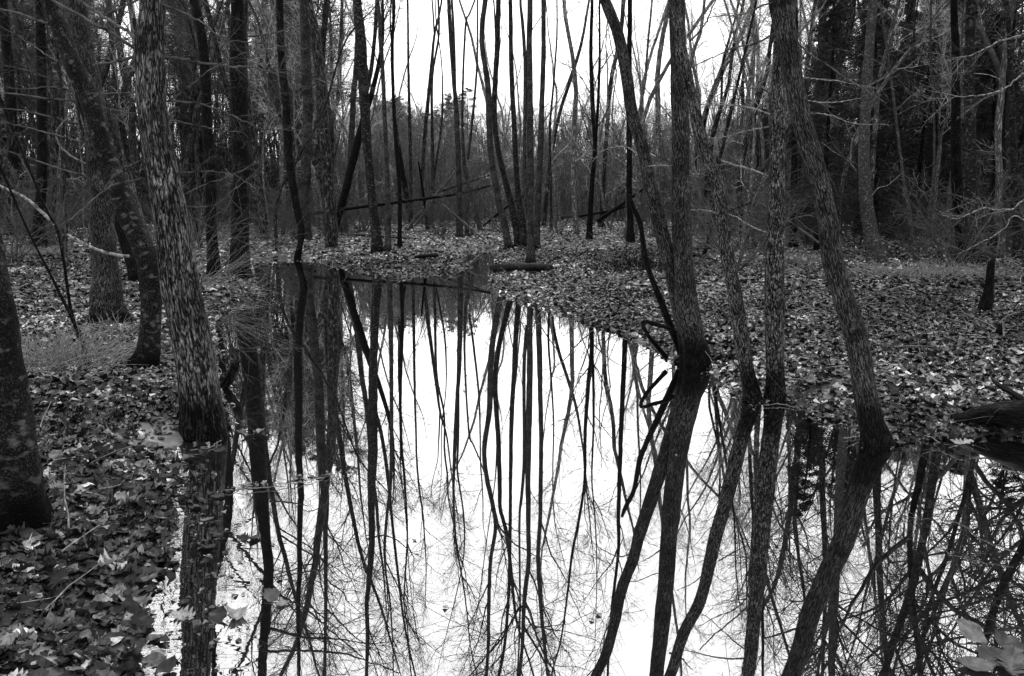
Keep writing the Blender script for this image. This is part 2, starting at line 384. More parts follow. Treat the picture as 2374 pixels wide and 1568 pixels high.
# ------------------------------------------------------------------ leaf litter
def leaf_tpl(seed, nl, nw, kind):
    g = np.random.default_rng(seed)
    t = np.linspace(0, 1, nl+1)
    if kind == 'oval': wd = .36*np.sin(PI*np.clip(t, .02, .985))**.8
    elif kind == 'oak': wd = .36*np.sin(PI*np.clip(t**.85, .02, .985))**.7*np.where(np.arange(nl+1) % 2 == 0, .5, 1.15)
    elif kind == 'maple': wd = np.interp(t, [0, .12, .25, .38, .5, .62, .75, .88, 1], [.03, .3, .16, .62, .26, .5, .16, .1, .01])
    else: wd = np.interp(t, [0, .2, .45, .7, 1], [.05, .3, .42, .28, .01])*g.uniform(.75, 1.25, nl+1)
    s = np.linspace(-1, 1, nw+1)
    bend = g.uniform(-.9, 1.3); curl = g.uniform(.1, 1.5); tw = g.uniform(-.8, .8)
    X = wd[:, None]*s[None]; Y = np.repeat((t-.5)[:, None], nw+1, 1)+.06*g.normal(0, 1, (nl+1, 1))*0
    Y = Y-(.12*np.abs(s)[None] if kind in ('maple', 'oak') else 0)
    Z = bend*(Y**2)*.7+curl*X**2*1.5+tw*X*Y+g.normal(0, .045, X.shape)+.04*np.sin(7*Y+5*X+seed)
    V = np.stack([X, Y, Z], -1).reshape(-1, 3)
    idx = np.arange((nl+1)*(nw+1)).reshape(nl+1, nw+1)
    F = np.stack([idx[:-1, :-1], idx[:-1, 1:], idx[1:, 1:], idx[1:, :-1]], -1).reshape(-1, 4)
    sv = np.repeat(s[None], nl+1, 0).ravel(); tv = np.repeat(t[:, None], nw+1, 1).ravel()
    return V, F, sv, tv
NEAR = [leaf_tpl(i, 10 if k != 'oval' else 7, 4, k) for i, k in enumerate(['oak', 'rag', 'oval', 'rag', 'oak', 'rag', 'oval', 'maple', 'rag', 'oval'])]
FAR = [leaf_tpl(50+i, 3, 2, k) for i, k in enumerate(['rag', 'oval', 'rag', 'rag', 'oval'])]
def rots(g, n, tilt):
    az = g.uniform(0, 2*PI, n); th = np.abs(g.normal(0, tilt, n)); ph = g.uniform(0, 2*PI, n)
    nv = np.stack([np.sin(th)*np.cos(ph), np.sin(th)*np.sin(ph), np.cos(th)], -1)
    x = np.stack([np.cos(az), np.sin(az), np.zeros(n)], -1); x = nrm(x-(x*nv).sum(-1, keepdims=True)*nv); y = np.cross(nv, x)
    return np.stack([x, y, nv], 1)
def scatter(acc, g, P, size, tilt, tpls, lift=.5, tone=None):
    z = np.maximum(ground_z(P), 0.0); n = len(P); R = rots(g, n, tilt)
    tone = np.clip(g.beta(.9, 1.35, n)*(.82+.5*wob(P, .9, 5)+.35*wob(P, 3.3, 15)), 0, 1) if tone is None else tone
    which = g.integers(0, len(tpls), n)
    for k, (V, F, sv, tv) in enumerate(tpls):
        s = np.where(which == k)[0]
        if not len(s): continue
        W = np.einsum('vi,nij->nvj', V, R[s])*size[s][:, None, None]
        W[..., 0] += P[s, 0][:, None]; W[..., 1] += P[s, 1][:, None]
        low = W[..., 2].min(1); W[..., 2] += (z[s]-low*lift+.002)[:, None]
        A = np.stack([np.broadcast_to(tone[s][:, None], W.shape[:2]), np.broadcast_to(sv, W.shape[:2]), np.broadcast_to(tv, W.shape[:2])], -1)
        m = len(V); FF = (F[None]+(np.arange(len(s))*m)[:, None, None]).reshape(-1, 4)
        acc.add(W.reshape(-1, 3), FF, A.reshape(-1, 3))
SILT = on_z(395, 1035)
def ring(g, r0, r1, dens, keep=lambda d, P: d > 0.0, half=52):
    area = (r1*r1-r0*r0)*math.radians(half); n = int(area*dens)
    r = np.sqrt(g.uniform(r0*r0, r1*r1, n)); a = g.uniform(-math.radians(half), math.radians(half), n)
    P = np.stack([r*np.sin(a), r*np.cos(a)], 1); P = P[np.hypot(P[:, 0]-SILT[0], P[:, 1]-SILT[1]) > g.uniform(.05, .42, len(P))]
    d = np.minimum(sdf(P, POND), sdf(P, INLET)); return P[keep(d, P)]
g = np.random.default_rng(21); acc = Acc()
edge = lambda d, P: (d > -.02) | ((d > -.4) & (P[:, 0] < -.3) & (P[:, 1] < 4.6) & (g.uniform(0, 1, len(d)) < .55*np.exp(d/.085))) | ((d > -.08) & (g.uniform(0, 1, len(d)) < .05))
P = ring(g, 1.0, 5.5, 1250, edge, 60); scatter(acc, g, P, .02+.066*g.uniform(0, 1, len(P))**1.7, .5, NEAR, .35, tone=np.clip(g.beta(.9, 2.2, len(P))*(.85+.4*wob(P, 2, 5)), 0, .9))
P = ring(g, 5.5, 11, 560, edge, 42); scatter(acc, g, P, g.uniform(.025, .08, len(P)), .5, NEAR[2:9:2]+FAR, .35)
P = ring(g, 11, 20, 170, edge, 38); scatter(acc, g, P, g.uniform(.04, .11, len(P)), .5, FAR, .2)
P = ring(g, 20, 42, 46, edge, 36); scatter(acc, g, P, g.uniform(.06, .13, len(P)), .5, FAR, .1)
P = ring(g, 42, 80, 8, edge, 34); scatter(acc, g, P, g.uniform(.1, .2, len(P)), .5, FAR, .1)
P = ring(g, 1, 5.5, 420, edge, 60); scatter(acc, g, P, g.uniform(.012, .045, len(P)), .8, FAR, .3)
P = ring(g, 5.5, 11, 420, edge, 42); scatter(acc, g, P, g.uniform(.015, .05, len(P)), .8, FAR, .3)
P = ring(g, 11, 20, 140, edge, 38); scatter(acc, g, P, g.uniform(.025, .06, len(P)), .8, FAR, .3)
o = acc.build('fallen_leaves', M_leaf, smooth=True)
tag(o, 'dead curled leaves carpeting both banks of the pond', 'leaf litter', kind='stuff')
# leaf drifts and small twigs on the floor
acc = Acc(); lst = []
P = np.vstack([ring(g, 1.5, 6, 9, edge), ring(g, 6, 14, 9, edge), ring(g, 14, 40, 2.6, edge)])
for x, y in P:
    d = g.normal(0, 1, 3); d[2] = abs(d[2])*.18; d /= np.linalg.norm(d); L = g.uniform(.06, .3)*(1 if math.hypot(x, y) < 7 else 1.8)
    z = max(gz(x, y), 0)+.02
    rr = g.uniform(.0015, .004)*(1+math.hypot(x, y)*.08)
    lst.append((walk(g, (x, y, z), d, L, 5, .16), np.linspace(rr, rr*.4, 5)))
add_tubes(acc, lst, 4)
o = acc.build('fallen_twigs', M_twigpale); tag(o, 'thin pale twigs lying among the dead leaves on both banks', 'twigs', kind='stuff')

# ------------------------------------------------------------------ traced trees
MATS = dict(plate=M_plate, mottle=M_mottle, fine=M_fine, flaky=M_flaky, smooth=M_smooth, dark=M_dark, far=M_far)
NT = [0]
def hero(name, label, pts, H, mat='fine', crown=(26, 2.6, 1.0), z0=None, forks=(), branches=(), group=None, lean=0.0, low=0, flare=1.35, cat='tree', tpls=None, lump=.16, base=None, pale=False, start=.0, refl=()):
    """pts: (x,y,width) picture points from the top of the frame down to the foot; H total height."""
    NT[0] += 1; g = np.random.default_rng(1000+NT[0])
    bx, by, bw_ = pts[-1]
    b = base_at(bx, by) if base is None else np.array(base); Yb = b[1]
    W = []
    for x, y, wd in pts:
        p, t = on_y(x, y, Yb); p, t = on_y(x, y, Yb+lean*max(p[2]-b[2], 0)); W.append([*p, wd*t/FPX/2])
    W = W[::-1]                                          # foot to top
    zdir = W[-1][2]
    if refl:                                             # upper stem as its mirror image in the water shows it
        RF = []
        for x, y, wd in refl:
            p, t = on_y(x, y, Yb)
            if -p[2] > W[-1][2]+.5: RF.append([p[0], p[1], -p[2], wd*t/FPX/2])
        if RF:
            sl_ = (W[-1][0]-W[-2][0])/max(W[-1][2]-W[-2][2], .1); off = W[-1][0]+sl_*.6*(RF[0][2]-W[-1][2])-RF[0][0]
            for i, q in enumerate(RF):
                q[0] += off*(1-i/len(RF)); q[3] = min(q[3], W[-1][3]*.97); W.append(q)
    W = np.array(W)
    W[0, :3] = b
    r0 = W[0, 3]
    top = W[-1]; dv = nrm(W[-1, :3]-W[-2, :3]); p = top[:3].copy(); ext = []; Ht = max(H, top[2]+1.0)
    n = max(3, int((Ht-top[2])/1.2)); rt = top[3]
    for i in range(n):
        dv = dv+g.normal(0, .07, 3); dv[2] += .12; dv /= np.linalg.norm(dv); p = p+dv*(Ht-top[2])/n
        f = (i+1)/n; ext.append([*p, rt*(1-f)**.8+.006])
    W = np.vstack([W, ext])
    foot = W[0].copy(); foot[2] -= .3; foot[0] += (W[0, 0]-W[1, 0])*.1
    W = np.vstack([foot, W])
    near = Yb < 12
    m = int(np.clip((Ht)*(22 if near else 6), 30, 300)); S = spline(W, m); S[:, 3] = np.maximum(S[:, 3], .004)
    fl = 1+(flare-1)*np.exp(-np.maximum(S[:, 2]-b[2], 0)/(2.2*r0+.02)); S[:, 3] *= fl
    root = empty(name, b, label, cat, group)
    sides = 40 if near else 12
    a = Acc(); a.add(*tube_arrays(S[None, :, :3], S[None, :, 3], sides, lump, NT[0], root=b[2]))
    a.build('trunk', MATS[mat], root, origin=b)
    # crown
    a = Acc(); tp = LIMB if tpls is None else tpls
    zc = (zdir+.6 if z0 is None else z0)
    an = (18, 44) if Yb > 18 and tpls is None else (30, 60); nc = int(crown[0]*(.75 if Yb > 18 and tpls is None else 1))
    crown_on(a, g, S[:, :3], S[:, 3], zc, nc, crown[1], crown[2], ang=an, tpls=tp)
    if low:
        crown_on(a, g, S[:, :3], S[:, 3], b[2]+.8+.1*Yb, low, .7+.02*Yb, .9+.03*Yb, ang=(35, 85), tpls=TWIG, up=.1)
    if a.n: a.build('crown', M_twig, root, origin=b)
    for fk in forks:                                      # a second stem leaving the trunk
        Q = []
        for x, y, wd in fk:
            p, t = on_y(x, y, Yb); Q.append([*p, wd*t/FPX/2])
        Q = np.array(Q[::-1]); dv = nrm(Q[-1, :3]-Q[-2, :3]); p = Q[-1, :3]; e = []
        for i in range(6):
            dv = dv+g.normal(0, .08, 3); dv[2] += .1; dv /= np.linalg.norm(dv); p = p+dv*(Ht*.9-Q[-1, 2])/6; e.append([*p, Q[-1, 3]*(1-(i+1)/6.5)])
        Sf = spline(np.vstack([Q, e]), 50); aa = Acc(); aa.add(*tube_arrays(Sf[None, :, :3], np.maximum(Sf[None, :, 3], .004), 8, .1, 5))
        aa.build('stem', MATS[mat], root, origin=b)
        aa = Acc(); crown_on(aa, g, Sf[:, :3], Sf[:, 3], zc, max(4, nc//2), crown[1]*.8, crown[2], ang=an, tpls=tp)
        if aa.n: aa.build('crown', M_twig, root, origin=b)
    for br in branches:
        add_branch(root, b, Yb, br, g, lean)
    return root
def add_branch(root, b, Yb, br, g, lean=0.0, mat=None, name='branch'):
    w0, w1, tw, pl = br[0], br[1], br[2], br[3]
    drift = br[4] if len(br) > 4 else g.uniform(-.08, .12)*Yb
    Q = []
    mir = min(q[1] for q in pl) > 1100                   # traced from its mirror image in the water
    for i, (x, y) in enumerate(pl):
        f = i/(len(pl)-1); yy = Yb+drift*f
        if mir:
            p, t = on_y(x, y, yy); Q.append([p[0], p[1], -p[2], (w0*(1-f)+w1*f)*t/FPX/2]); continue
        p, t = on_y(x, y, yy); p, t = on_y(x, y, yy+lean*max(p[2]-b[2], 0)*(1-f)); Q.append([*p, (w0*(1-f)+w1*f)*t/FPX/2])
    m = 10+4*len(pl); S = spline(np.array(Q), m); L = np.linalg.norm(S[-1, :3]-S[0, :3])
    S[2:-1, :3] += g.normal(0, .0032*L, (m-3, 3)); S[:, 3] = np.maximum(S[:, 3], .0012)
    a = Acc(); a.add(*tube_arrays(S[None, :, :3], S[None, :, 3], 7, .25, 3))
    for i in range(int(tw*1.7)):
        k = g.uniform(.22, 1)*(m-2); j = int(k); d = side_dir(g, nrm(S[j+1, :3]-S[j, :3]), 25, 65)
        put(a, TWIG[g.integers(6)], S[j, :3], d, L*g.uniform(.12, .34), g.uniform(0, 6.28))
    return a.build(name, mat or (M_twigpale if br[2] >= 0 and len(br) > 5 and br[5] else M_twig), root, origin=b)

# ---- left bank, near
hero('leaning_tree', 'dark mottled trunk cut off by the left edge of the picture', [(-95,380,80),(-72,470,84),(-48,560,88),(-18,722,92),(10,908,98),(30,1074,104),(38,1212,112)], 9, 'mottle', crown=(20,2,1))
hero('leaning_tree', 'big foreground tree with deeply furrowed plated bark at the left water edge',
 [(356,-20,56),(352,50,60),(348,103,70),(350,170,68),(352,248,66),(371,373,71),(395,497,75),(415,649,82),(432,730,86),(447,804,87),(461,908,88),(467,960,90),(470,1000,92)], 11, 'plate', crown=(26,2.6,1.2), flare=1.12, lump=.13,
 branches=[(8,6,0,[(312,112),(260,78),(215,54),(170,28),(120,0),(60,-40)],-.2),(8,6,1,[(318,95),(290,70),(250,45),(205,15),(170,-10)],.5),
  (7,4,1,[(311,132),(280,140),(250,146),(222,148)],.3),(6,1.6,9,[(381,132),(430,138),(480,147),(530,154),(575,155),(610,163),(646,169),(679,166),(720,178),(760,192),(820,214)],.6),
  (5,1.4,7,[(385,234),(420,237),(455,240),(500,252),(538,269),(580,288),(621,302),(680,303),(758,298)],.4),(4.5,1.6,4,[(389,236),(420,215),(455,186),(497,155),(545,133),(592,112)],-.3),
  (4.5,1.6,6,[(356,0),(400,20),(455,45),(500,75),(538,95),(592,99),(650,107),(712,114)],-.5),(4,1.4,5,[(435,480),(470,480),(497,476),(520,462),(538,443),(580,410),(629,356)],-.2),
  (3.5,1.2,5,[(385,273),(440,288),(489,298),(530,305),(560,306),(575,319)],.3),(3.5,1.2,6,[(410,402),(450,398),(497,398),(540,405),(575,425),(620,440)],-.3),
  (3,1,5,[(430,450),(480,425),(530,410),(590,380),(650,345)],.4),(4,2,3,[(335,414),(300,420),(265,428),(225,455),(180,495),(140,522)],-.5),
  (4,2,2,[(318,215),(290,216),(260,217),(235,216)],.3),(3,1.5,2,[(320,262),(290,262),(265,255),(245,250)],.2),(3,1.5,3,[(330,370),(300,385),(270,400),(240,440)],-.3),
  (3,1,5,[(440,500),(475,520),(510,535),(560,560),(620,585)],.2),(3,1,5,[(445,560),(500,530),(545,520),(585,505),(640,520)],-.2)])
hero('leaning_tree', 'blotchy leaning tree crossing in front of the straight trunk on the left bank',
 [(105,-30,36),(114,0,38),(135,50,37),(153,104,38),(175,160,42),(195,199,44),(226,290,42),(244,352,44),(265,414,48),(287,470,50),(306,518,51),(330,570,50),(344,610,47),(350,680,46),(346,784,43),(341,825,47),(335,852,52)], 10, 'mottle', crown=(22,2.4,1),flare=1.3,
 branches=[(8,6,1,[(302,595),(270,591),(232,582),(200,568),(170,552),(157,545)],.3,1),(6,3,4,[(178,236),(150,232),(103,228),(50,220),(-10,214)],-.2),(5,2,4,[(190,331),(137,315),(70,298),(-10,280)],.3),
  (5,2,3,[(182,288),(120,272),(60,258),(-10,250)],-.4),(6,4,3,[(113,55),(80,45),(40,30),(-10,20)],.3),(5,2.5,2,[(197,379),(165,362),(137,335),(131,306),(150,280),(174,252)],-.4,1),
  (4,1.5,6,[(205,215),(150,208),(110,202),(50,207),(-10,196)],-.5),(4,1.5,5,[(170,150),(120,135),(60,95),(0,60)],.4),(3,1.2,6,[(160,200),(110,180),(50,160),(-10,150)],-.6)])
hero('bare_tree', 'straight thick trunk standing behind the blotchy leaning tree',
 [(176,-20,48),(180,50,48),(190,104,48),(210,200,48),(222,270,48),(230,380,50),(236,476,50),(240,559,53),(246,640,56),(248,750,62)], 14, 'fine', crown=(26,3,1.2), branches=[(5,3,4,[(215,415),(199,410),(140,392),(83,373),(40,358),(-10,342)],-.5)], low=5)
hero('leaning_tree', 'slim dark trunk leaning just right of the straight left trunk', [(205,300,14),(225,380,18),(255,460,20),(286,556,22),(303,610,23),(316,655,25)], 11, 'dark', low=4)
hero('bare_tree', 'dark trunk second from the left edge in the shaded woods', [(90,-20,20),(93,0,21),(96,200,22),(97,400,23),(92,500,24),(86,575,27)], 17, 'dark', low=6)
hero('bare_tree', 'leftmost black trunk of the shaded woods', [(4,-10,22),(14,100,22),(22,200,23),(30,330,24),(30,450,24),(28,545,26)], 17, 'dark', low=5)
hero('bare_tree', 'slender curved trunk on the small spit left of the pond', [(440,-20,19),(449,0,20),(464,62,22),(476,166,23),(480,290,24),(486,393,24),(489,497,24),(495,600,25),(496,636,27)], 16, 'dark', low=8, refl=[(513, 1154, 18), (513, 1225, 17), (504, 1296, 16), (495, 1349, 15), (490, 1402, 15), (495, 1508, 14), (497, 1568, 13)])
hero('bare_tree', 'tall ridged trunk rising from the spit at the left pond edge', [(551,-20,27),(551,0,28),(551,124,37),(555,248,41),(559,373,40),(557,497,40),(557,600,40),(557,645,43)], 20, 'dark', crown=(30,3.4,1.2), low=8, branches=[(6,3,5,[(604,1512),(680,1509),(747,1510),(800,1517),(854,1533),(925,1562)],.1),(6,3,6,[(604,1345),(648,1381),(691,1402),(737,1434),(783,1477),(840,1523)],-.1),(5,2,5,[(581,1352),(545,1356),(503,1367),(460,1380)],.1),(3.5,1.2,6,[(612,1345),(676,1331),(765,1317),(811,1305)],.2),(4,2,5,[(590,1200),(540,1230),(500,1262)],.1),(5,2,2,[(570,85),(610,82),(655,72),(668,64)],.3)], refl=[(588, 1154, 30), (588, 1225, 29), (593, 1331, 27), (597, 1438, 25), (600, 1568, 21)])
hero('bare_tree', 'thin crooked dark tree standing in the shallow water left of centre', [(645,-20,15),(648,0,16),(652,124,18),(663,248,19),(671,373,20),(687,476,18),(699,535,17),(695,570,13),(690,602,13)], 17, 'dark', low=7, refl=[(676, 1083, 12), (678, 1154, 12), (680, 1260, 12), (684, 1331, 13), (684, 1402, 10), (689, 1568, 8)])
hero('bare_tree', 'pale straight trunk behind the crooked tree in the shallows', [(708,-20,23),(708,124,23),(714,248,23),(710,373,23),(706,476,24),(706,556,29)], 20, 'fine', low=6, crown=(30,3.2,1.2), refl=[(723, 1190, 12), (728, 1225, 11), (735, 1296, 10), (742, 1402, 8), (746, 1568, 7)])
hero('leaning_tree', 'slanting dark trunk crossing behind the forked tree left of centre', [(862,215,12),(845,270,15),(838,298,17),(813,393,18),(788,490,17),(765,549,18)], 9, 'dark', low=3)
# ---- centre
hero('forked_tree', 'forked tree with a spotted trunk on the far bank left of centre', [(827,-20,19),(830,30,21),(836,83,24),(842,186,24),(848,290,22),(856,393,20),(867,497,20),(877,585,25)], 19, 'mottle', forks=[[(874,-20,8),(872,40,9),(867,104,9),(860,165,10),(850,215,9)]], low=5, crown=(24,2.8,1), branches=[(4,1,5,[(852,1250),(889,1241),(921,1253),(950,1278),(985,1296)],.1)], refl=[(845, 1118, 17), (848, 1190, 14), (843, 1260, 14), (842, 1331, 13), (839, 1402, 10), (845, 1473, 10), (846, 1568, 8)])
hero('bare_tree', 'slim tree just left of the forked tree on the far bank', [(826,150,12),(819,228,13),(812,373,14),(800,476,14),(794,540,16)], 15, 'fine', low=4)
hero('bare_tree', 'thin tree beside the forked tree bending left at its top', [(871,-20,8),(875,0,9),(881,62,9),(885,124,9),(891,248,10),(896,373,11),(899,476,12),(900,582,14)], 18, 'fine', low=6, crown=(18,2.2,.9), refl=[(891, 1118, 7), (890, 1190, 8), (892, 1260, 8), (895, 1331, 5), (905, 1402, 4), (912, 1540, 3)])
hero('bare_tree', 'slightly wavy thin tree third from the forked tree', [(914,-20,6),(913,40,7),(910,104,7),(912,228,8),(920,352,10),(927,455,9),(926,581,11)], 16, 'dark', low=6, crown=(16,2.0,.8), forks=[[(905,40,3),(907,90,4),(909,160,4),(912,215,4)]], refl=[(921, 1083, 5), (925, 1160, 5), (921, 1242, 4), (921, 1349, 4), (925, 1402, 3), (939, 1455, 3)])
hero('bare_tree', 'thin straight pole tree behind the long fallen pole', [(945,-20,5),(946,60,5),(947,166,6),(951,331,8),(953,440,8),(952,530,9)], 17, 'far', low=5, crown=(16,2.2,.8))
hero('leaning_tree', 'short thick dark tree leaning left behind the wavy thin tree', [(908,150,5),(915,270,8),(929,373,11),(943,455,12),(955,516,13)], 14, 'dark', low=3, crown=(14,2,.8))
hero('forked_tree', 'thin tree curving right with a forked top against the sky', [(1026,-20,4),(1020,25,5),(1007,83,6),(999,166,8),(989,269,9),(983,340,9),(977,450,9),(975,522,10)], 17, 'far', low=6, crown=(18,2.4,.9), forks=[[(1000,-20,3),(1004,30,4),(1007,83,4)]])
hero('bare_tree', 'thin wavy tree between the sky gaps left of centre', [(1016,-20,5),(1017,83,5),(1002,180,6),(1002,300,7),(1004,435,8),(1000,525,9)], 17, 'far', low=7, crown=(18,2.4,.9), forks=[[(1012,60,3),(1024,150,3),(1025,269,5),(1012,373,5),(1003,430,6)]])
hero('forked_tree', 'slim forked tree left of the central clump, foot among grass', [(1039,-20,8),(1042,40,9),(1047,124,9),(1057,248,11),(1061,331,13),(1065,455,13),(1065,552,15)], 19, 'fine', low=4, crown=(20,2.6,.9), forks=[[(1048,-20,5),(1050,40,6),(1053,124,7),(1055,230,7)]], refl=[(1048, 1074, 7), (1046, 1155, 6), (1053, 1260, 5), (1070, 1350, 4), (1082, 1434, 3), (1090, 1502, 3)])
hero('leaning_tree', 'crooked thin tree leaning left with its foot near the slanting pale pole', [(1108,-20,3),(1101,0,4),(1088,34,4),(1080,54,5),(1074,166,5),(1072,290,6),(1078,393,9),(1094,455,10),(1115,540,11)], 16, 'fine', low=5, crown=(14,2.4,.8), forks=[[(1107,-20,4),(1107,60,4),(1105,166,5),(1094,290,6),(1085,370,6)]])
hero('leaning_tree', 'leftmost stem of the central clump, kinked where it meets the sky', [(1130,-20,12),(1125,0,12),(1117,83,12),(1124,150,13),(1132,207,14),(1136,331,14),(1150,435,15),(1169,518,15),(1180,578,17)], 20, 'fine', low=3, crown=(26,3,1), refl=[(1109, 1064, 11), (1111, 1124, 11), (1123, 1217, 9), (1117, 1300, 9), (1118, 1400, 9), (1122, 1500, 8), (1123, 1568, 7)])
hero('leaning_tree', 'second stem of the central clump, curving down to the shared foot', [(1156,-20,11),(1154,60,12),(1152,124,12),(1146,248,12),(1152,331,12),(1165,393,13),(1186,476,15),(1206,572,20)], 20, 'mottle', low=4, crown=(24,3,1), forks=[[(1142,-20,3),(1147,40,4),(1150,100,5)]], refl=[(1145, 1105, 10), (1145, 1180, 9), (1163, 1242, 9), (1176, 1335, 8), (1188, 1428, 6), (1204, 1478, 5), (1232, 1558, 4)])
hero('leaning_tree', 'speckled middle stem of the central clump, straight above and bowed below', [(1183,-20,9),(1184,60,10),(1186,166,11),(1192,290,12),(1198,414,13),(1208,497,15),(1219,577,19)], 21, 'mottle', low=4, crown=(24,3,1), refl=[(1173, 1080, 10), (1171, 1167, 10), (1166, 1260, 9), (1168, 1384, 8), (1163, 1508, 7)])
hero('bare_tree', 'thickest upright trunk in the central clump, its foot nearest the floating log', [(1229,-20,12),(1228,60,13),(1227,124,14),(1228,248,16),(1230,373,15),(1229,497,14),(1230,560,16),(1231,615,19)], 21, 'fine', low=5, crown=(28,3.2,1), forks=[[(1206,-20,6),(1212,60,8),(1217,140,8),(1217,248,8),(1216,400,9),(1222,500,8)]], refl=[(1213, 1080, 13), (1213, 1167, 12), (1216, 1310, 11), (1210, 1384, 10), (1207, 1508, 8)])
hero('bare_tree', 'rightmost upright stem of the central clump', [(1260,-20,11),(1260,60,11),(1260,124,11),(1256,248,12),(1252,373,14),(1246,497,14),(1243,578,17)], 21, 'fine', low=4, crown=(26,3,1), refl=[(1240, 1100, 12), (1237, 1198, 11), (1235, 1291, 10), (1243, 1384, 9), (1256, 1496, 8), (1266, 1565, 6)])
hero('bare_tree', 'very thin pole tree just right of the central clump', [(1291,-20,3.5),(1291,83,4),(1283,200,5),(1275,300,6),(1277,440,6),(1278,530,7)], 15, 'far', low=5, crown=(12,1.8,.8))
hero('leaning_tree', 'thin tree leaning right against the sky right of the central clump', [(1369,-20,5),(1366,0,5),(1347,104,7),(1322,186,8),(1297,265,8),(1280,350,9),(1268,440,9),(1262,525,10)], 16, 'far', low=8, crown=(18,2.6,1))
hero('bare_tree', 'twiggy tree with many upswept limbs right of the central clump', [(1372,-20,7),(1371,60,8),(1370,124,9),(1374,248,11),(1380,331,11),(1374,414,11),(1368,497,13),(1366,569,15)], 18, 'dark', low=14, crown=(30,2.6,1), z0=2.2, forks=[[(1391,-20,4),(1390,60,5),(1390,150,6),(1385,269,7),(1381,320,7)]],
 branches=[(4,1.2,4,[(1372,370),(1345,345),(1318,310),(1290,285),(1255,275)],.4,1),(4,1.2,4,[(1378,350),(1405,325),(1440,300),(1480,285)],-.4,1),(3.5,1.2,4,[(1376,290),(1350,250),(1330,200),(1315,130)],.4),(3.5,1.2,4,[(1382,300),(1410,250),(1425,180),(1445,120)],.3)])
hero('bare_tree', 'straight even trunk behind the big leaning right tree', [(1461,-20,11),(1460,60,11),(1459,145,12),(1459,331,13),(1459,455,14),(1463,557,16)], 20, 'dark', low=8, crown=(28,3,1), refl=[(1430, 1040, 14), (1424, 1105, 12), (1418, 1198, 9), (1424, 1260, 8), (1426, 1304, 7)])
hero('leaning_tree', 'grey slanting trunk seen left of the straight even trunk', [(1451,-20,9),(1446,0,10),(1438,83,10),(1417,186,10),(1409,269,10),(1402,380,10),(1396,470,11),(1394,530,12)], 17, 'far', low=5, crown=(18,2.6,1))
hero('leaning_tree', 'slim dark tree leaning right behind the twin right trunks', [(1752,-20,10),(1750,0,10),(1721,75,11),(1695,125,11),(1679,157,11),(1655,210,11),(1638,260,11),(1622,340,11),(1608,440,12),(1600,520,13)], 15, 'dark', low=8, crown=(24,2.6,1))
hero('leaning_tree', 'wavy thin dark tree between the slanting one and the speckled trunk', [(1716,-20,5),(1705,40,5),(1688,100,6),(1675,153,6),(1671,248,6),(1652,320,7),(1644,344,7),(1636,440,8),(1630,540,9)], 14, 'dark', low=8, crown=(20,2.4,1))
# ---- right bank, near
hero('leaning_tree', 'big tree leaning left over the pond from the shared foot on the right bank',
 [(1394,-20,23),(1401,0,24),(1418,40,25),(1434,83,26),(1450,166,27),(1467,269,27),(1492,352,28),(1508,435,30),(1529,518,32),(1550,600,34),(1566,680,32),(1583,760,32),(1596,832,36)], 12, 'fine', crown=(28,2.6,1), flare=1.1,
 branches=[(4,1.2,4,[(1494,370),(1460,345),(1430,340),(1395,352),(1370,380)],.5,1),(3,1,4,[(1470,290),(1510,285),(1550,295),(1580,280),(1600,250)],.3,1)])
hero('bare_tree', 'pale upright trunk of the shared foot on the right bank',
 [(1568,-20,36),(1571,60,38),(1574,124,40),(1577,300,40),(1578,450,42),(1581,560,44),(1586,640,46),(1594,715,50),(1607,785,50),(1620,843,52)], 14, 'fine', crown=(28,2.8,1), flare=1.15,
 branches=[(5,2,5,[(1600,95),(1632,60),(1650,20),(1668,-15)],.5),(3.5,1.4,4,[(1557,385),(1530,384),(1500,386)],-.3,1)])
hero('leaning_tree', 'speckled bowed trunk springing beside the pale upright trunk, foot in the water',
 [(1566,-20,22),(1572,50,24),(1584,145,27),(1609,248,28),(1626,331,28),(1645,380,28),(1659,414,29),(1668,455,29),(1675,497,30),(1688,600,33),(1698,650,33),(1708,712,33),(1721,795,33),(1735,878,34),(1743,928,38)], 11, 'flaky', crown=(24,2.2,1), flare=1.1,
 branches=[(4,1.5,4,[(1700,530),(1730,540),(1770,556)],.1),(3.5,1.2,4,[(1668,497),(1640,488),(1600,487)],-.2,1)])
hero('bare_tree', 'upright flaky trunk with a dark split down its side, standing at the water edge',
 [(1846,-20,18),(1840,0,18),(1832,60,20),(1818,110,22),(1806,150,24),(1803,190,28),(1804,250,33),(1803,330,34),(1802,400,35),(1800,500,40),(1796,600,45),(1796,700,45),(1797,800,42),(1798,880,40),(1799,925,42)], 12, 'flaky', crown=(26,2.4,1), flare=1.12,
 branches=[(5,1.6,7,[(1786,266),(1745,252),(1700,244),(1660,243),(1610,242)],.3,1),(5,3,3,[(1779,408),(1740,393),(1700,382),(1668,369)],-.4,1),(4,1.4,6,[(1783,294),(1750,300),(1721,306),(1690,316),(1645,322)],.5,1),
  (4,1.2,5,[(1787,240),(1783,220),(1770,208),(1730,204),(1700,207),(1655,225),(1617,248)],-.3),(3.5,1.5,3,[(1780,540),(1745,527),(1710,505),(1690,498)],.4,1)])
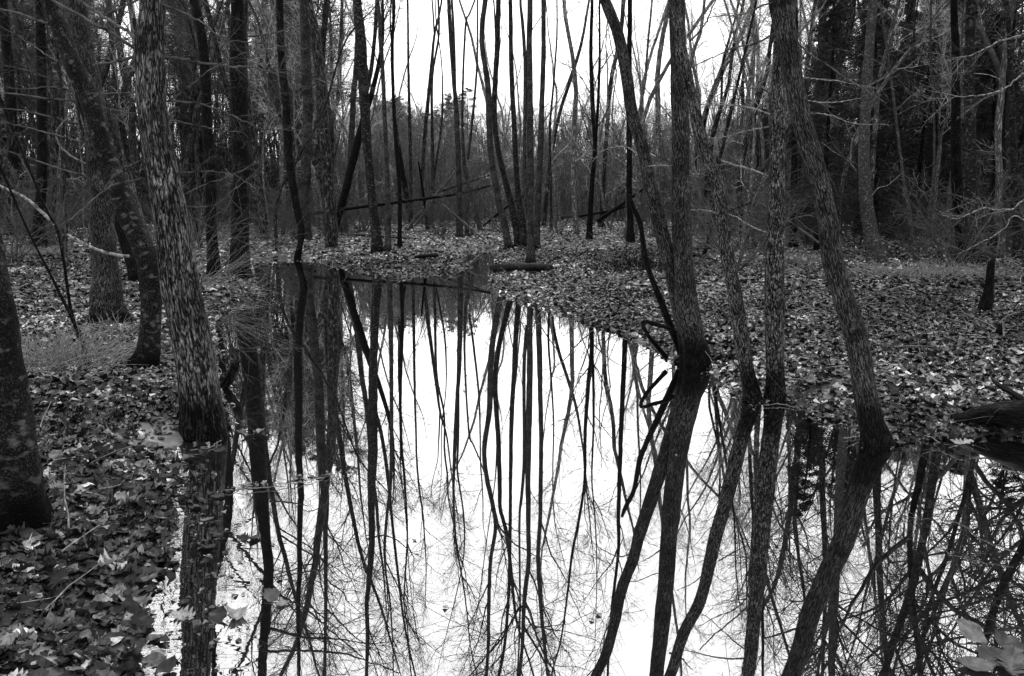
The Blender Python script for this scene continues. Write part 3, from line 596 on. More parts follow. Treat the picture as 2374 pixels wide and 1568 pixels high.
hero('leaning_tree', 'tall smooth-barked tree leaning left from its foot in the water at the right bank',
 [(1806,-20,50),(1812,20,49),(1824,83,46),(1834,160,42),(1845,220,41),(1862,290,43),(1887,373,45),(1907,455,45),(1920,520,46),(1932,600,48),(1948,660,48),(1964,720,49),(1986,795,50),(1998,860,49),(2008,920,50),(2019,982,54),(2029,1028,58)], 12, 'fine', crown=(28,2.6,1), flare=1.1,
 branches=[(5,2.5,5,[(1800,75),(1770,92),(1740,104),(1700,112),(1660,130),(1601,157)],.4),(5,2,5,[(1795,4),(1770,12),(1742,25),(1710,38),(1680,36),(1638,43)],-.3),
  (5,4,1,[(1849,83),(1880,45),(1905,18),(1925,-20)],.2),(4.5,1.5,7,[(1853,104),(1890,135),(1920,153),(1955,178),(1990,199),(2020,218),(2056,240)],-.3),(3.5,1.2,6,[(1866,232),(1905,238),(1950,236),(1995,228)],.2,1),
  (3,1,5,[(1862,180),(1910,185),(1960,192),(2030,205)],.3,1),(6,4,0,[(1899,563),(1875,545),(1850,527),(1826,510)],.1),(3,1,6,[(1870,262),(1920,266),(1980,286),(2060,290)],-.3,1)])
hero('bare_tree', 'smooth grey bowed tree with a black foot in front of the dark woods', [(2026,-20,20),(2025,0,20),(2015,124,22),(2007,248,24),(2003,373,26),(2007,455,28),(2019,538,31),(2031,612,38)], 16, 'smooth', crown=(24,3.6,1.4), low=10, flare=1.2, tpls=LIMBT, z0=5.0)
hero('bare_tree', 'slimmer bumpy grey tree right of the smooth bowed tree', [(2042,-20,10),(2048,40,11),(2058,124,12),(2065,248,14),(2073,373,16),(2077,520,17)], 15, 'smooth', crown=(14,3,1.2), low=10, tpls=LIMBT, z0=5)
hero('bare_tree', 'dark trunk, left one of the pair near the right edge of the picture', [(2213,-20,14),(2216,124,18),(2216,290,21),(2218,414,24),(2230,538,27),(2239,611,31)], 17, 'dark', crown=(22,4,1.4), low=10, tpls=LIMBT, z0=4.5, branches=[(4,2.5,2,[(2212,155),(2226,135),(2230,95),(2232,30),(2240,-10)],.2)])
hero('bare_tree', 'mossy trunk, right one of the pair near the right edge of the picture', [(2251,-20,20),(2248,100,21),(2247,207,22),(2251,373,24),(2259,538,27),(2272,615,32)], 18, 'mottle', crown=(22,4,1.4), low=10, tpls=LIMBT, z0=4.5)
hero('bare_tree', 'thin tree squeezed between the pair of trunks near the right edge', [(2232,-20,8),(2230,100,8),(2230,300,9),(2233,560,10)], 13, 'smooth', low=5)
hero('bare_tree', 'plain dark trunk seen between the split flaky trunk and the leaning smooth one', [(1846,120,11),(1843,220,12),(1841,310,13),(1840,450,14),(1838,573,16)], 15, 'dark', low=8, crown=(24,3,1))
hero('bare_tree', 'thin knobbly tree near the right edge beyond the mossy trunk', [(2338,60,10),(2344,207,13),(2350,350,15),(2356,520,16),(2360,600,18)], 14, 'mottle', low=8, crown=(14,3.2,1.2), tpls=LIMBT, z0=4)
hero('sapling', 'short crooked sapling right of the smooth bowed tree', [(2090,380,6),(2098,440,7),(2106,476,9),(2114,540,10),(2126,612,12)], 6.5, 'smooth', low=6, crown=(8,1.2,.5))
hero('sapling', 'very thin straight sapling before the dark right woods', [(2158,150,4),(2163,207,5),(2166,350,5),(2160,450,6),(2140,585,6)], 8, 'smooth', low=6, crown=(12,1.2,.5))
hero('sapling', 'forked pale sapling in front of the smooth bowed tree', [(1976,390,2.5),(1995,410,3),(1998,440,4),(2015,462,5),(2016,520,5),(2008,590,6)], 3.0, 'smooth', crown=(2,.4,.3), flare=1.0,
 branches=[(3,1.5,4,[(2015,462),(2035,437),(2058,430),(2090,402)],.2,1),(2.5,1.2,3,[(1985,395),(1965,372),(1930,350),(1905,330)],.1,1),(2.5,1.2,2,[(1972,380),(1975,330),(1990,295)],-.1,1)])
hero('leaning_tree', 'slim dark leaning tree behind the driftwood, left of the shared foot', [(1660,420,7),(1655,500,8),(1640,560,8),(1632,600,9)], 8, 'dark', low=3, crown=(8,1.4,.6))
# ---- saplings on the left bank
hero('sapling', 'dark forked sapling with a long pale limb on the left bank', [(105,480,5),(128,522,6),(140,560,7),(150,620,7),(158,680,7),(168,735,8),(184,785,8),(200,826,11)], 3.2, 'dark', crown=(3,.5,.3), flare=1.0, lump=.1,
 branches=[(8,6,2,[(128,522),(100,495),(70,468),(35,447),(-10,428)],.2,1),(4,2,2,[(120,510),(95,455),(65,400),(41,356)],.2),(4,1.5,4,[(150,600),(152,540),(148,480),(165,420),(190,330)],-.2)])
hero('sapling', 'second slim dark sapling stem joining the forked sapling low down', [(58,520,4),(75,556,5),(98,600,5),(124,651,6),(145,695,7),(166,736,7),(186,790,8),(203,830,9)], 2.6, 'dark', crown=(2,.5,.3), flare=1.0)
hero('broken_snag', 'pale splintered dead stub leaning between the blotchy tree and the furrowed tree', [(290,378,6),(296,400,13),(308,440,15),(322,490,15),(334,530,14),(347,590,14),(360,650,15)], 1.0, 'plate', crown=(1,.3,.2), flare=1.0)

# ---- snags, driftwood, logs, stumps
def log(name, label, pts, mat, cat='log', group=None, z=None, wy=None, ends=True, sides=14, lump=.3, twigs=0, depths=None, lift=.3):
    """pts: (x,y,width,height above ground) or use wy/depths for given distances"""
    NT[0] += 1; g = np.random.default_rng(2000+NT[0]); Q = []
    for i, q in enumerate(pts):
        x, y, wd = q[:3]
        if depths is not None: p, t = on_y(x, y, depths[i]*(1.07 if depths[i] > 12 else 1))
        elif wy is not None: p, t = on_y(x, y, wy)
        else:
            p = base_at(x, y); t = p[1]; p = p+np.array([0, 0, wd*t/FPX*lift])
        Q.append([*p, wd*t/FPX/2])
    Q = np.array(Q)
    S = spline(Q, 12+6*len(pts)); S[:, 3] = np.maximum(S[:, 3], .002)
    if ends:
        a0 = S[0].copy(); a1 = S[-1].copy(); d0 = nrm(S[0, :3]-S[1, :3]); d1 = nrm(S[-1, :3]-S[-2, :3])
        a0[:3] += d0*.004; a1[:3] += d1*.004; a0[3] = a1[3] = .0005
        S = np.vstack([a0, S, a1])
    o = S[len(S)//2, :3].copy()
    a = Acc(); a.add(*tube_arrays(S[None, :, :3], S[None, :, 3], sides, lump, NT[0]))
    root = empty(name, o, label, cat, group)
    ob = a.build('trunk', mat, root, origin=o)
    for i in range(twigs):
        aa = Acc(); j = g.integers(3, len(S)-3); d = side_dir(g, nrm(S[j+1, :3]-S[j, :3]), 40, 80); d[2] = abs(d[2])
        put(aa, TWIG[g.integers(6)], S[j, :3], d, g.uniform(.3, .8)*(1 if S[j, 1] < 10 else 1.6), 0); aa.build('branch', M_twig, root, origin=o)
    return root
sy = base_at(1578, 832)[1]
log('broken_snag', 'dark dead stem with a pale splintered tip leaning against the shared foot', [(1459,452,7),(1466,475,11),(1484,518,11),(1490,560,12),(1495,600,13),(1510,645,13),(1542,725,16),(1578,815,19),(1586,845,20)], M_dark, 'dead tree', wy=sy)
r = log('driftwood', 'forked black driftwood arching out of the water left of the shared foot', [(1568,772,9),(1548,760,9),(1520,752,9),(1496,745,8),(1490,752,8),(1503,778,9),(1525,805,10),(1546,830,12)], M_dark, 'driftwood', wy=sy-.15, twigs=0)
ty = on_z(535, 900)[1]
log('broken_stub', 'small pointed broken stub jutting from the water beside the furrowed tree', [(553,825,7),(548,838,15),(540,862,19),(528,885,20),(512,905,22)], M_plate, 'stub', wy=ty, lump=.5)
LY = on_z(1215, 637)[1]/1.07
log('fallen_log', 'thick short log floating at the head of the pond below the central clump', [(1140,628,13),(1180,629,18),(1215,630,19),(1250,630,18),(1281,628,14)], M_smooth, lift=.55)
log('fallen_log', 'short dark log among leaves on the far bank left of the inlet', [(962,601,10),(985,600,14),(1012,598,14)], M_dark)
log('fallen_log', 'low dark log half buried in leaves right of the central clump', [(1290,602,9),(1320,600,10),(1352,600,8)], M_dark)
log('fallen_log', 'long thin log lying on the far bank left of centre', [(790,543,5),(850,546,6),(920,552,6),(1003,556,4)], M_fine, depths=[25,25,24.5,24])
log('fallen_pole', 'long dark pole propped level across the woods left of centre', [(715,497,8),(821,482,8),(930,468,8),(1060,450,6),(1136,431,5)], M_dark, 'fallen tree', depths=[24,25,26,27,28])
log('fallen_pole', 'bleached slanting pole rising right behind the long level pole', [(943,533,9),(985,480,8),(1025,435,6),(1059,393,4)], M_pole, 'fallen tree', depths=[30,30.5,31,31.5])
log('fallen_pole', 'thin bleached pole slanting down to the inlet from the upper left', [(1028,476,5),(1080,520,5),(1132,563,6)], M_pole, 'fallen tree', depths=[26,25.3,24.5])
log('fallen_pole', 'thin dead stick leaning upright against the long level pole', [(970,375,4),(982,455,6),(991,531,7)], M_dark, 'fallen tree', depths=[28,28.5,29])
log('fallen_pole', 'short pale stick below the bleached slanting pole', [(960,525,5),(985,490,4),(1010,455,3)], M_pole, 'fallen tree', depths=[28,28.3,28.6])
log('fallen_pole', 'dark pole slanting up right behind the straight even trunk', [(1384,514,9),(1440,475,8),(1492,438,6)], M_dark, 'fallen tree', depths=[30,30,30])
log('fallen_pole', 'second dark slanting pole low behind the twiggy tree', [(1300,505,5),(1350,500,6),(1420,488,6),(1470,470,5)], M_dark, 'fallen tree', depths=[33,33,33,33])
log('fallen_pole', 'dark pole leaning over behind the central clump', [(1120,524,5),(1150,500,6),(1190,470,5),(1225,450,4)], M_dark, 'fallen tree', depths=[31,31,31,31])
log('fallen_pole', 'thin dark fallen pole crossing behind the slim forked tree', [(1020,445,4),(1080,425,4),(1140,405,3)], M_dark, 'fallen tree', depths=[33,33,33])
log('fallen_pole', 'dark branch leaning low between the speckled trunk and the flaky one', [(1640,520,8),(1680,495,7),(1740,470,4)], M_dark, 'fallen tree', depths=[15,15,15])
log('fallen_log', 'thin log lying behind the shared foot on the right bank', [(1600,590,9),(1640,602,8),(1680,612,6)], M_dark)
log('dead_stump', 'black tapering dead stump near the right edge of the leafy bank', [(2305,600,6),(2299,612,16),(2297,640,18),(2291,680,22),(2284,720,32),(2283,738,36)], M_dark, 'stump', wy=base_at(2284,722)[1], lump=.35)
log('dead_stump', 'small dark stub low in the leaves below the black tapering stump', [(2318,752,8),(2316,765,14),(2312,785,20)], M_dark, 'stump', wy=base_at(2312,778)[1], lump=.4)
ly = on_z(2290, 1005)[1]
log('fallen_log', 'big dark mossy log overhanging the water at the right edge', [(2192,982,14),(2225,972,26),(2262,966,38),(2300,962,46),(2340,960,58),(2400,958,70),(2500,950,88),(2700,930,96)], M_plated_dark, depths=[ly+.16,ly+.12,ly+.09,ly+.05,ly,ly-.05,ly-.1,ly-.2], lump=.3, sides=26)
log('fallen_branch', 'pale forked branch lying on the bank above the big mossy log', [(2300,880,5),(2318,895,12),(2350,913,14),(2385,935,14)], M_fine, 'branch', depths=[ly+.5,ly+.42,ly+.3,ly+.15])
def stick(label, pts, z=.01, mat=M_twigpale, name='floating_stick'):
    Q = np.array([[*on_z(x, y, z), wd*on_z(x, y, z)[1]/FPX/2] for x, y, wd in pts]); S = spline(Q, 24)
    S[1:-1, :3] += np.random.default_rng(len(label)).normal(0, .003, (22, 3)); S[:, 2] = np.clip(S[:, 2], -.003, .03)
    a = Acc(); a.add(*tube_arrays(S[None, :, :3], np.maximum(S[None, :, 3], .0015), 6, .2, 2)); o = S[0, :3].copy()
    ob = a.build(name, mat, None, origin=o); ob.location = o; tag(ob, label, 'stick'); return ob
stick('long thin stick floating in front of the furrowed tree toward mid pond', [(520,1137,2.2),(600,1132,2),(680,1122,2),(740,1108,2),(785,1096,1.5)])
stick('thin pale stick floating off the small spit at the left bank', [(490,722,3),(540,716,2),(600,709,1.5)], name='floating_stick')
stick('short stick lying in the shallow water below the furrowed tree', [(368,1146,6),(410,1152,5),(452,1160,3)], mat=M_fine)
stick('thin twig floating from the foot of the furrowed tree', [(440,1045,2),(480,1040,2),(512,1022,2.5)])
stick('pale stick poking toward the foot of the leaning smooth-barked tree', [(1955,1017,3.5),(1985,1012,3),(2010,1010,2)])
stick('thin twig floating right of the split flaky trunk', [(1772,940,2),(1810,938,2),(1848,945,1.5)])
stick('thin stick lying across the sunken leaves at the lower right corner', [(2215,1526,3),(2270,1528,2.5),(2340,1530,2)])
stick('black stick rising from the shallows left of the far bank', [(726,600,5),(733,612,4),(731,628,5)], mat=M_dark)

# ---- leaf clump in the lower right corner of the pond and drifting leaves
def one_leaf(x, y, size, tpl, az, tilt, tone, label, name='floating_leaf', z=.004):
    p = on_z(x, y, z); V, F, sv, tv = NEAR[tpl]
    c, s = math.cos(az), math.sin(az); V = V*np.array([1, 1, .6])
    R = np.array([[c, s, 0], [-s, c, 0], [0, 0, 1]]); W = V@R*size
    T = np.array([[1, 0, 0], [0, math.cos(tilt), math.sin(tilt)], [0, -math.sin(tilt), math.cos(tilt)]]); W = W@T
    W[:, 2] -= W[:, 2].min()*.7
    a = Acc(); a.add(W, F, np.stack([np.full(len(V), tone), sv, tv], 1)); o = a.build(name, M_leaf); o.location = p
    return tag(o, label, 'leaf')
one_leaf(2250,1475,.10,6,.6,.5,.48,'large pale curled leaf afloat near the lower right corner')
one_leaf(2300,1530,.11,1,2.1,.2,.33,'ragged lobed leaf just right of the large pale floating leaf')
one_leaf(2262,1545,.10,9,1.3,.1,.42,'pale lobed leaf at the bottom edge of the lower right corner')
one_leaf(2335,1500,.10,3,.3,.4,.35,'dark crumpled leaf beside the lower right corner leaf cluster')
one_leaf(2345,1550,.12,4,2.6,.2,.4,'leaf touching the right edge at the lower right corner')
one_leaf(628,1385,.07,3,.9,.5,.4,'crumpled leaf floating alone in the lower left open water')
one_leaf(655,1400,.045,6,2.0,.2,.5,'small oval leaf beside the lone crumpled leaf in the open water')
one_leaf(570,1092,.04,2,1.0,.2,.6,'tiny leaf floating right of the furrowed tree reflection')
one_leaf(2225,978+50,.11,4,1.4,.2,.6,'lobed pale leaf at the water edge below the mossy log end')
one_leaf(2095,1000,.15,0,1.8,.3,.62,'bright lobed leaf right of the foot of the leaning smooth-barked tree')
one_leaf(1688,905-20,.10,1,.4,.3,.6,'bright leaf left of the foot of the speckled bowed trunk')

g = np.random.default_rng(91); acc = Acc(); PP = []
for (x0, y0), (x1, y1), n, sp_ in [((500,1140),(800,1094),70,.03),((480,722),(610,704),60,.04),((1150,668),(1330,722),160,.16),((700,606),(1010,640),150,.2),((1880,960),(2060,1040),60,.07),((370,1060),(470,1500),170,.12),((1640,865),(1760,945),50,.05)]:
    for q in range(n):
        t = g.uniform(); p = on_z(x0+(x1-x0)*t, y0+(y1-y0)*t, 0)[:2]; PP.append(p+g.normal(0, sp_, 2))
for q in range(25):
    t = g.uniform(330, 2300), g.uniform(700, 1560); PP.append(on_z(t[0], t[1], 0)[:2])
PP = np.array(PP); PP = PP[np.minimum(sdf(PP, POND), sdf(PP, INLET)) < 0]
scatter(acc, g, PP, g.uniform(.006, .022, len(PP))*(1+.12*PP[:, 1]), .08, FAR, .2, tone=g.uniform(.1, .7, len(PP)))
o = acc.build('floating_debris', M_leaf); tag(o, 'tiny leaf crumbs and specks drifting on the pond', 'debris', kind='stuff')
# ---- drooping twiggy shrubs and grass
def shrub(name, label, base, dirs, n, L, g, mat=M_twig, thick=.004, up=-.05, cat='shrub', group=None, tw=4):
    root = empty(name, base, label, cat, group); a = Acc(); lst = []
    for i in range(n):
        d = np.array(dirs)+g.normal(0, .32, 3); d /= np.linalg.norm(d); l = L*g.uniform(.5, 1.1)
        w_ = walk(g, np.array(base)+g.normal(0, .05, 3)*[1, 1, 0], d, l, 9, .09, up); lst.append((w_, np.linspace(thick, thick*.3, 9)))
        for q in range(tw):
            j = g.integers(2, 8); lst.append((walk(g, w_[j], side_dir(g, nrm(w_[j+1]-w_[j]), 20, 50), l*g.uniform(.15, .4), 5, .12, up*.6), np.linspace(thick*.5, thick*.25, 5)))
    add_tubes(a, lst, 4); a.build('stems', mat, root, origin=base); return root
g = np.random.default_rng(77)
b = base_at(470, 665); shrub('drooping_shrub', 'bare shrub arching its pale twigs over the water behind the furrowed tree', b, (.85, -.15, .55), 20, 1.75, g, M_twigpale, .003, -.06)
b = base_at(440, 640); shrub('drooping_shrub', 'upright pale twiggy shrub just behind the furrowed tree trunk', b, (.35, .1, .95), 13, 1.7, g, M_twigpale, .0035, -.02)
b = base_at(505, 860); shrub('drooping_shrub', 'fine hanging twigs beside the pointed broken stub', [b[0]-.05, b[1]+.05, .35], (.95, .1, .25), 14, .55, g, M_twig, .002, .02)
b = base_at(1870, 930); shrub('drooping_shrub', 'low tangle of twigs between the split flaky trunk and the leaning smooth one', b, (-.1, -.1, .5), 16, .3, g, M_twig, .002, -.06)
b = base_at(2340, 960); shrub('drooping_shrub', 'pale twigs poking from the bank above the mossy log', b, (-.6, .1, .5), 7, .4, g, M_twig, .002, -.02)
def offbr(label, pl, w0, w1, wy, tw, name='overhanging_branch'):
    p0 = on_y(*pl[0], wy)[0]; root = empty(name, p0, label, 'branch')
    add_branch(root, p0, wy, (w0, w1, tw, pl, 0.0, 1), g); return root
offbr('bare pale branch reaching in low from the right edge above the stump', [(2480,430),(2410,455),(2374,464),(2346,484),(2310,486),(2280,482),(2250,495),(2222,507),(2190,500),(2168,484)], 5, 1.2, 8, 4)
offbr('second pale branch reaching in from the right edge below the first', [(2480,500),(2400,520),(2350,500),(2330,530),(2280,560),(2220,590)], 4, 1, 7.6, 4)
offbr('long thin pale branch reaching in high from the right edge', [(2480,130),(2374,170),(2334,203),(2280,219),(2230,225),(2150,230)], 5, 1.2, 9.5, 7)
offbr('thin branch with fine twigs entering at the upper right corner', [(2480,60),(2400,75),(2320,95),(2260,125),(2190,140)], 5, 1.2, 10, 7)
def grass(label, x, y, n, L, spread, mat=M_grass, name='grass_tuft'):
    b = base_at(x, y); lst = []; a = Acc()
    for i in range(n):
        q = g.normal(0, spread, 2); p = np.array([b[0]+q[0], b[1]+q[1], 0]); p[2] = gz(p[0], p[1])-.01
        d = np.array([q[0], q[1], 0])/max(spread, .01)*.5+np.array([g.normal(0, .4), g.normal(0, .4), 1]); d /= np.linalg.norm(d)
        lst.append((walk(g, p, d, L*g.uniform(.4, 1.1), 6, .12, -.16), np.linspace(.0022, .0007, 6)*(1+b[1]*.05)))
    add_tubes(a, lst, 3); o = a.build(name, mat, None, origin=b); o.location = b; return tag(o, label, 'grass tuft')
grass('dry grass tuft below the forked sapling on the left bank', 130, 850, 420, .42, .22)
grass('smaller dry grass tuft at the foot of the forked sapling', 200, 835, 160, .3, .12)
grass('dark grass hummock on the right bank behind the splintered dead stem', 1480, 622, 500, .5, .4, M_dark)
grass('dry grass tuft left of the blotchy leaning tree foot', 262, 770, 120, .22, .14)
for i, (x, y, t_) in enumerate([(60,590,'behind the dark trunk second from the left edge'),(470,548,'behind the furrowed tree on the far side'),(1840,600,'around the foot of the plain dark trunk'),(2100,640,'right of the black foot of the smooth bowed tree'),(2250,640,'under the pair of trunks near the right edge'),(1950,800,'left of nothing')][:5]):
    tag(grass('patch of short dry grass '+t_, x, y, 500, .28, .5, name='dry_grass'), kind='stuff')

# ------------------------------------------------------------------ background trees (copied)
def children(o): return [c for c in bpy.data.objects if c.parent == o]
def variant(name, seed, H, r0, n, L0, L1, z0f=.35, tpls=LIMB, mat=M_far, low=6, crook=.06):
    g = np.random.default_rng(seed); m = 26
    P = walk(g, (0, 0, -.2), (g.normal(0, .05), g.normal(0, .05), 1), H+.2, m, crook, .03); R = r0*(1-np.linspace(0, 1, m))**.75+.008
    root = bpy.data.objects.new(name, None); COL.objects.link(root)
    a = Acc(); a.add(*tube_arrays(P[None], R[None], 8, .12, seed)); t = a.build('trunk', mat, root)
    a = Acc(); crown_on(a, g, P, R, H*z0f, n, L0, L1, tpls=tpls)
    crown_on(a, g, P, R, 1.2, low, 1.1, 1.0, ang=(40, 85), tpls=TWIG)
    c = a.build('crown', M_twigfarpale_haze if mat == M_farpale_haze else M_twigfar, root); return root, [t, c]
def conifer(name, seed, H, r0, f0, Lmax, n, droop=-.1, per=200, nl=.11, nw=.010):
    g = np.random.default_rng(seed); P = walk(g, (0, 0, -.2), (0, 0, 1), H+.2, 20, .02, .03); R = r0*(1-np.linspace(0, 1, 20))**.8+.01
    root = bpy.data.objects.new(name, None); COL.objects.link(root)
    a = Acc(); a.add(*tube_arrays(P[None], R[None], 8, .1, seed)); tr = a.build('trunk', M_dark, root)
    lst = []; CN = []; DN = []
    for i in range(n):
        f = f0+(1-f0)*(i+g.uniform())/n; k = f*19; j = min(int(k), 18); p = P[j]+(P[j+1]-P[j])*(k-j)
        az = g.uniform(0, 2*PI); d = np.array([math.cos(az), math.sin(az), g.uniform(-.1, .35)])
        u = (f-f0)/(1-f0); L = Lmax*((1.05-u)**.7*(.55+.45*min(1, u*5)) if f0 < .3 else math.sin(PI*(.2+.8*u))**.55)*g.uniform(.6, 1.1)
        br = walk(g, p, d/np.linalg.norm(d), L, 7, .08, droop); lst.append((br, np.linspace(.022, .006, 7)*(L/2)))
        for q in range(per):
            t = g.uniform(.08, 1)*6; jj = min(int(t), 5); c = br[jj]+(br[jj+1]-br[jj])*(t-jj)
            sd_ = nrm(br[jj+1]-br[jj]); lat = np.cross(sd_, [0, 0, 1.]); w_ = g.normal(0, .24)*L*.55*(1.1-t/7)
            CN.append(c+lat*w_*1.4+np.array([0, 0, g.normal(-.05, .08)*L])); DN.append(nrm(sd_*.6+lat*np.sign(w_)*.8+g.normal(0, .45, 3)))
    CN = np.array(CN); DN = np.array(DN); m = len(CN)
    side = nrm(np.cross(DN, nrm(g.normal(0, 1, (m, 3))))); l = nl*g.uniform(.6, 1.4, m)[:, None]; wd = nw*g.uniform(.6, 1.5, m)[:, None]
    V = np.stack([CN-side*wd, CN+side*wd, CN+DN*l+side*wd*.5, CN+DN*l-side*wd*.5], 1).reshape(-1, 3)
    a = Acc(); add_tubes(a, lst, 4); b_ = a.build('branches', M_twigfar, root)
    a = Acc(); a.add(V, np.arange(m*4).reshape(-1, 4), V.copy()); c = a.build('needles', M_needle, root, smooth=False); return root, [tr, b_, c]
VB = [variant('bare_tree', 1, 15, .12, 30, 2.4, .8), variant('bare_tree', 2, 17, .15, 34, 2.8, .9), variant('bare_tree', 3, 12, .07, 20, 1.6, .6, crook=.07, mat=M_farpale_haze),
      variant('bare_tree', 4, 13, .08, 20, 1.7, .6, crook=.06, mat=M_farpale_haze), variant('bare_tree', 5, 10, .05, 15, 1.2, .5, crook=.09, mat=M_farpale_haze), variant('bare_tree', 6, 16, .1, 30, 2.6, .8, z0f=.45),
      variant('bare_tree', 7, 12, .13, 17, 4.2, 1.4, z0f=.25, tpls=LIMBT, mat=M_dark), variant('bare_tree', 8, 9, .04, 14, 1.1, .4, crook=.09, mat=M_farpale_haze),
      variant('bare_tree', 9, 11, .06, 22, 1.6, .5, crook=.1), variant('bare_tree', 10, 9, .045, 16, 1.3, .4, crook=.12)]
VC = [conifer('hemlock', 31, 11, .13, .12, 2.6, 120), conifer('hemlock', 32, 8, .1, .1, 2.1, 95), conifer('pine', 33, 17, .2, .5, 3.2, 60, droop=.04, per=300, nl=.15, nw=.011), conifer('pine', 34, 15, .18, .42, 2.8, 60, droop=.03, per=300, nl=.15, nw=.011)]
VSH = []
for k in range(3):
    gg = np.random.default_rng(60+k); root = bpy.data.objects.new('understory_bush', None); COL.objects.link(root); a = Acc()
    for i in range(9):
        d = nrm(np.array([gg.normal(0, .4), gg.normal(0, .4), 1.])); put(a, LIMBT[gg.integers(6)] if i % 2 else TWIG[gg.integers(6)], (gg.normal(0, .1), gg.normal(0, .1), -.05), d, gg.uniform(1.4, 3.4), gg.uniform(0, 6))
    VSH.append((root, [a.build('stems', M_twigfar, root)]))
USED = set()
PLACED = []
def place(var, x, y, sc, rz, cat, group, tilt=(0, 0), adj='', px=0):
    root, ch = var; z = gz(x, y)
    if root.name not in USED: USED.add(root.name); r = root
    else:
        r = root.copy(); COL.objects.link(r)
        for c in ch: d = c.copy(); COL.objects.link(d); d.parent = r
    r.location = (x, y, z); r.rotation_euler = (tilt[0], tilt[1], rz); r.scale = (sc, sc, sc); tag(r, None, cat, group)
    PLACED.append((r, px, y, adj))
HT = {}
def forest(n, x0, x1, d0, d1, vars_, adj, cat, group, seed, sc=(.8, 1.15), tilt=.04, gap=.7, avoid=None, elev=None):
    """elev: (lo, hi) degrees that the tops reach above eye level, so taller kinds stand farther back"""
    g = np.random.default_rng(seed); k = 0; tries = 0; pl = []
    while k < n and tries < n*40:
        tries += 1; d = math.sqrt(g.uniform(d0*d0, d1*d1)); px = g.uniform(x0, x1); x = (px-CX)/FPX*d*cp; y = d
        if avoid and avoid(px, d): continue
        P = np.array([[x, y]])
        if min(sdf(P, POND)[0], sdf(P, INLET)[0]) < .4: continue
        if any((x-a)**2+(y-b)**2 < gap*gap for a, b in pl): continue
        pl.append((x, y)); k += 1; v = vars_[g.integers(len(vars_))]
        s_ = g.uniform(*sc)
        if elev: s_ = (math.tan(math.radians(g.uniform(*elev)))*d+1.1)/HT[v[0].name]
        place(v, x, y, s_, g.uniform(0, 6.28), cat, group, (g.normal(0, tilt), g.normal(0, tilt)), adj[vars_.index(v) % len(adj)], px)
for v in VB+VC:
    co = np.empty(len(v[1][0].data.vertices)*3, np.float32); v[1][0].data.vertices.foreach_get('co', co); HT[v[0].name] = float(co[2::3].max())
BA = ['tall bare tree', 'tall stout bare tree', 'slim bare tree', 'thin crooked bare tree', 'high-crowned bare tree']
DK = [VB[0], VB[1], VB[8], VB[9], VB[5]]
forest(76, -150, 800, 17, 52, DK, BA, 'tree', 'bare trees of the left woods', 1)
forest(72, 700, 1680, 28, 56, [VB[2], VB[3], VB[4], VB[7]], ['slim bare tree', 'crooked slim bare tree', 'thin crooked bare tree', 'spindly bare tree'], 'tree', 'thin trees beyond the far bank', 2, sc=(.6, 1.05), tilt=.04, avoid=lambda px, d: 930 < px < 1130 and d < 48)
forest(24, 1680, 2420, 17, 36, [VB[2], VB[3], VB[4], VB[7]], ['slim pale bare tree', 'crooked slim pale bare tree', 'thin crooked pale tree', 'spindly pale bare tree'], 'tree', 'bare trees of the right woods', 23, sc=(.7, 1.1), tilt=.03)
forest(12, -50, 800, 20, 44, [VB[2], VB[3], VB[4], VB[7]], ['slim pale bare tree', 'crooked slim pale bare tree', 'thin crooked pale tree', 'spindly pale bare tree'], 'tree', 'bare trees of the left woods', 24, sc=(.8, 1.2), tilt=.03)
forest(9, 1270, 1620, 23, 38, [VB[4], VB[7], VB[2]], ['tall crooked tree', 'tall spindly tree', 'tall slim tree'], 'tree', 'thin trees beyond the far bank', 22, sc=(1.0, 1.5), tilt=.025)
forest(66, 1660, 2650, 18, 50, DK, BA, 'tree', 'bare trees of the right woods', 3)
forest(10, 2150, 3100, 9.5, 19, [VB[6]], ['wide-crowned bare tree'], 'tree', 'spreading trees of the right bank', 4, sc=(.75, 1.05), avoid=lambda px, d: px < 2430 and d < 15)
forest(38, 1850, 2700, 19, 38, VC[:2], ['bushy hemlock', 'shorter bushy hemlock'], 'conifer', 'hemlocks of the right woods', 5, gap=1.2, elev=(9.5, 15))
forest(18, 2000, 2800, 36, 60, VC[2:], ['tall pine', 'full-crowned pine'], 'conifer', 'pines of the right woods', 6, gap=2, elev=(12, 15.5))
forest(26, -200, 790, 38, 70, VC[2:], ['tall pine', 'full-crowned pine'], 'conifer', 'pines of the left woods', 7, gap=2.4, elev=(12.5, 16))
forest(9, -200, 700, 32, 46, VC[:2], ['bushy hemlock', 'shorter bushy hemlock'], 'conifer', 'hemlocks of the left woods', 8, gap=1.8, elev=(7, 12))
forest(18, 850, 1080, 82, 104, VC[2:], ['round-topped far pine', 'full-crowned far pine'], 'conifer', 'pines on the skyline left of centre', 9, gap=1.5, elev=(5.4, 7.4))
forest(8, 1740, 1860, 44, 62, VC[2:], ['round-topped far pine', 'full-crowned far pine'], 'conifer', 'pines of the right woods', 19, gap=1.5, elev=(6.5, 9.5))
BU = ['leafless bush', 'spreading leafless bush', 'upright leafless bush']
forest(26, -50, 760, 14, 40, VSH, BU, 'bush', 'bushes of the left woods', 10, sc=(.45, .85))
forest(26, 760, 1660, 28, 44, VSH, BU, 'bush', 'bushes beyond the far bank', 11, sc=(.4, .8))
forest(38, 1640, 2500, 13, 36, VSH, BU, 'bush', 'bushes of the right woods', 12, sc=(.4, .9))
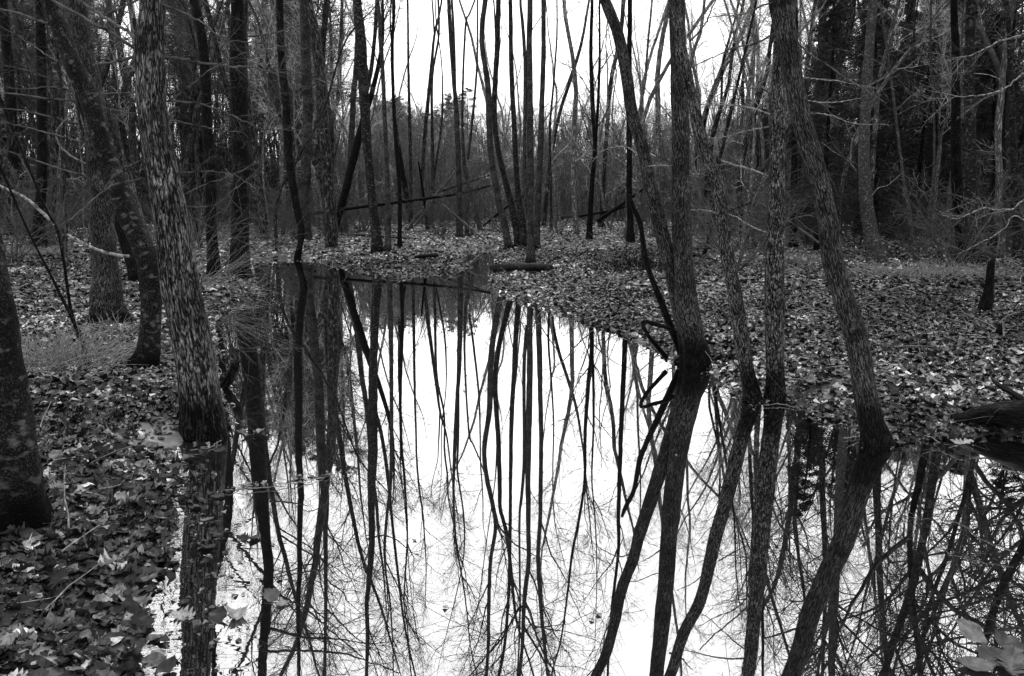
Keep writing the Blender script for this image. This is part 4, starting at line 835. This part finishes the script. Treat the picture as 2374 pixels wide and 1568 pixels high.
LM = [(8, 'the leftmost black trunk'), (93, 'the second dark left trunk'), (220, 'the straight thick left trunk'), (370, 'the furrowed foreground tree'),
      (484, 'the curved trunk on the spit'), (556, 'the ridged trunk on the spit'), (675, 'the crooked tree in the shallows'), (850, 'the spotted forked tree'), (920, 'the wavy thin tree'),
      (1000, 'the wavy tree between the sky gaps'), (1060, 'the slim forked tree'), (1150, 'the kinked stem in the clump'), (1229, 'the thickest clump trunk'), (1375, 'the upswept twiggy tree'),
      (1460, 'the straight even trunk'), (1577, 'the pale upright trunk'), (1680, 'the speckled bowed trunk'), (1800, 'the split flaky trunk'), (1900, 'the leaning smooth-barked tree'),
      (2010, 'the smooth grey bowed tree'), (2072, 'the slim bumpy grey tree'), (2160, 'the very thin sapling'), (2220, 'the left trunk of the dark pair'), (2262, 'the mossy trunk of the pair'), (2350, 'the knobbly right tree')]
byk = {}
for r, px, d, adj in PLACED:
    if px < -10 or px > 2384: where = 'beyond the left edge' if px < 0 else 'beyond the right edge'
    else:
        k = min(LM, key=lambda q: abs(q[0]-px)); dx = px-k[0]
        where = ('behind ' if abs(dx) < 9 else ('left behind ' if dx < 0 else 'right behind '))+k[1]
    byk.setdefault((adj, where), []).append((d, r))
ORD = ['nearest', 'second nearest', 'third nearest', 'fourth nearest', 'fifth nearest', 'sixth nearest', 'seventh nearest', 'eighth nearest']
for (adj, where), l in byk.items():
    l.sort(key=lambda q: q[0])
    for i, (d, r) in enumerate(l):
        r['label'] = adj+' '+where if len(l) == 1 else (ORD[i] if i < len(ORD) and i < len(l)-1 else 'farthest')+' '+adj+' '+where

# distant woods: one uncountable mass of stems and twigs
def distant(part):
    g = np.random.default_rng(5); A = Acc(); lst = []
    def band(n, x0, x1, d0, d1, e0, e1, r):
        for i in range(n):
            d = g.uniform(d0, d1); px = g.uniform(x0, x1); x = (px-CX)/FPX*d; z = gz(x, d); H = max(math.tan(math.radians(g.uniform(e0, e1)))*d+CAMH-z, 2)
            w_ = walk(g, (x, d, z-.2), (g.normal(0, .14), g.normal(0, .05), 1), H, 8, .07, .02)
            lst.append((w_, np.linspace(r*g.uniform(.5, 1.6), .015, 8)))
            for q in range(1 if part == 'centre' else 3): put(A, LIMB[g.integers(8)], w_[g.integers(0, 7)], nrm(np.array([g.normal(0, .5), g.normal(0, .5), 1])), g.uniform(1.5, 4.0), g.uniform(0, 6))
    if part == 'centre': band(2300, 700, 1780, 48, 98, 3, 6.9, .055)
    else:
        band(560, -100, 780, 42, 88, 5, 11.5, .08); band(520, 1640, 2550, 42, 88, 4, 10, .08)
    add_tubes(A, lst, 4); o = A.build('distant_woods', M_farpale_haze if part == 'centre' else M_far)
    tag(o, 'far-off mass of grey leafless stems closing the view behind the pond' if part == 'centre' else 'far-off dark mass of stems at the left and right behind the nearer woods', 'woods', kind='stuff')
distant('centre'); distant('sides')
for o in list(bpy.data.objects):      # unused template copies are placed above; remove any that were not
    if o.type == 'EMPTY' and o.parent is None and 'label' not in o.keys():
        for c in children(o): bpy.data.objects.remove(c)
        bpy.data.objects.remove(o)
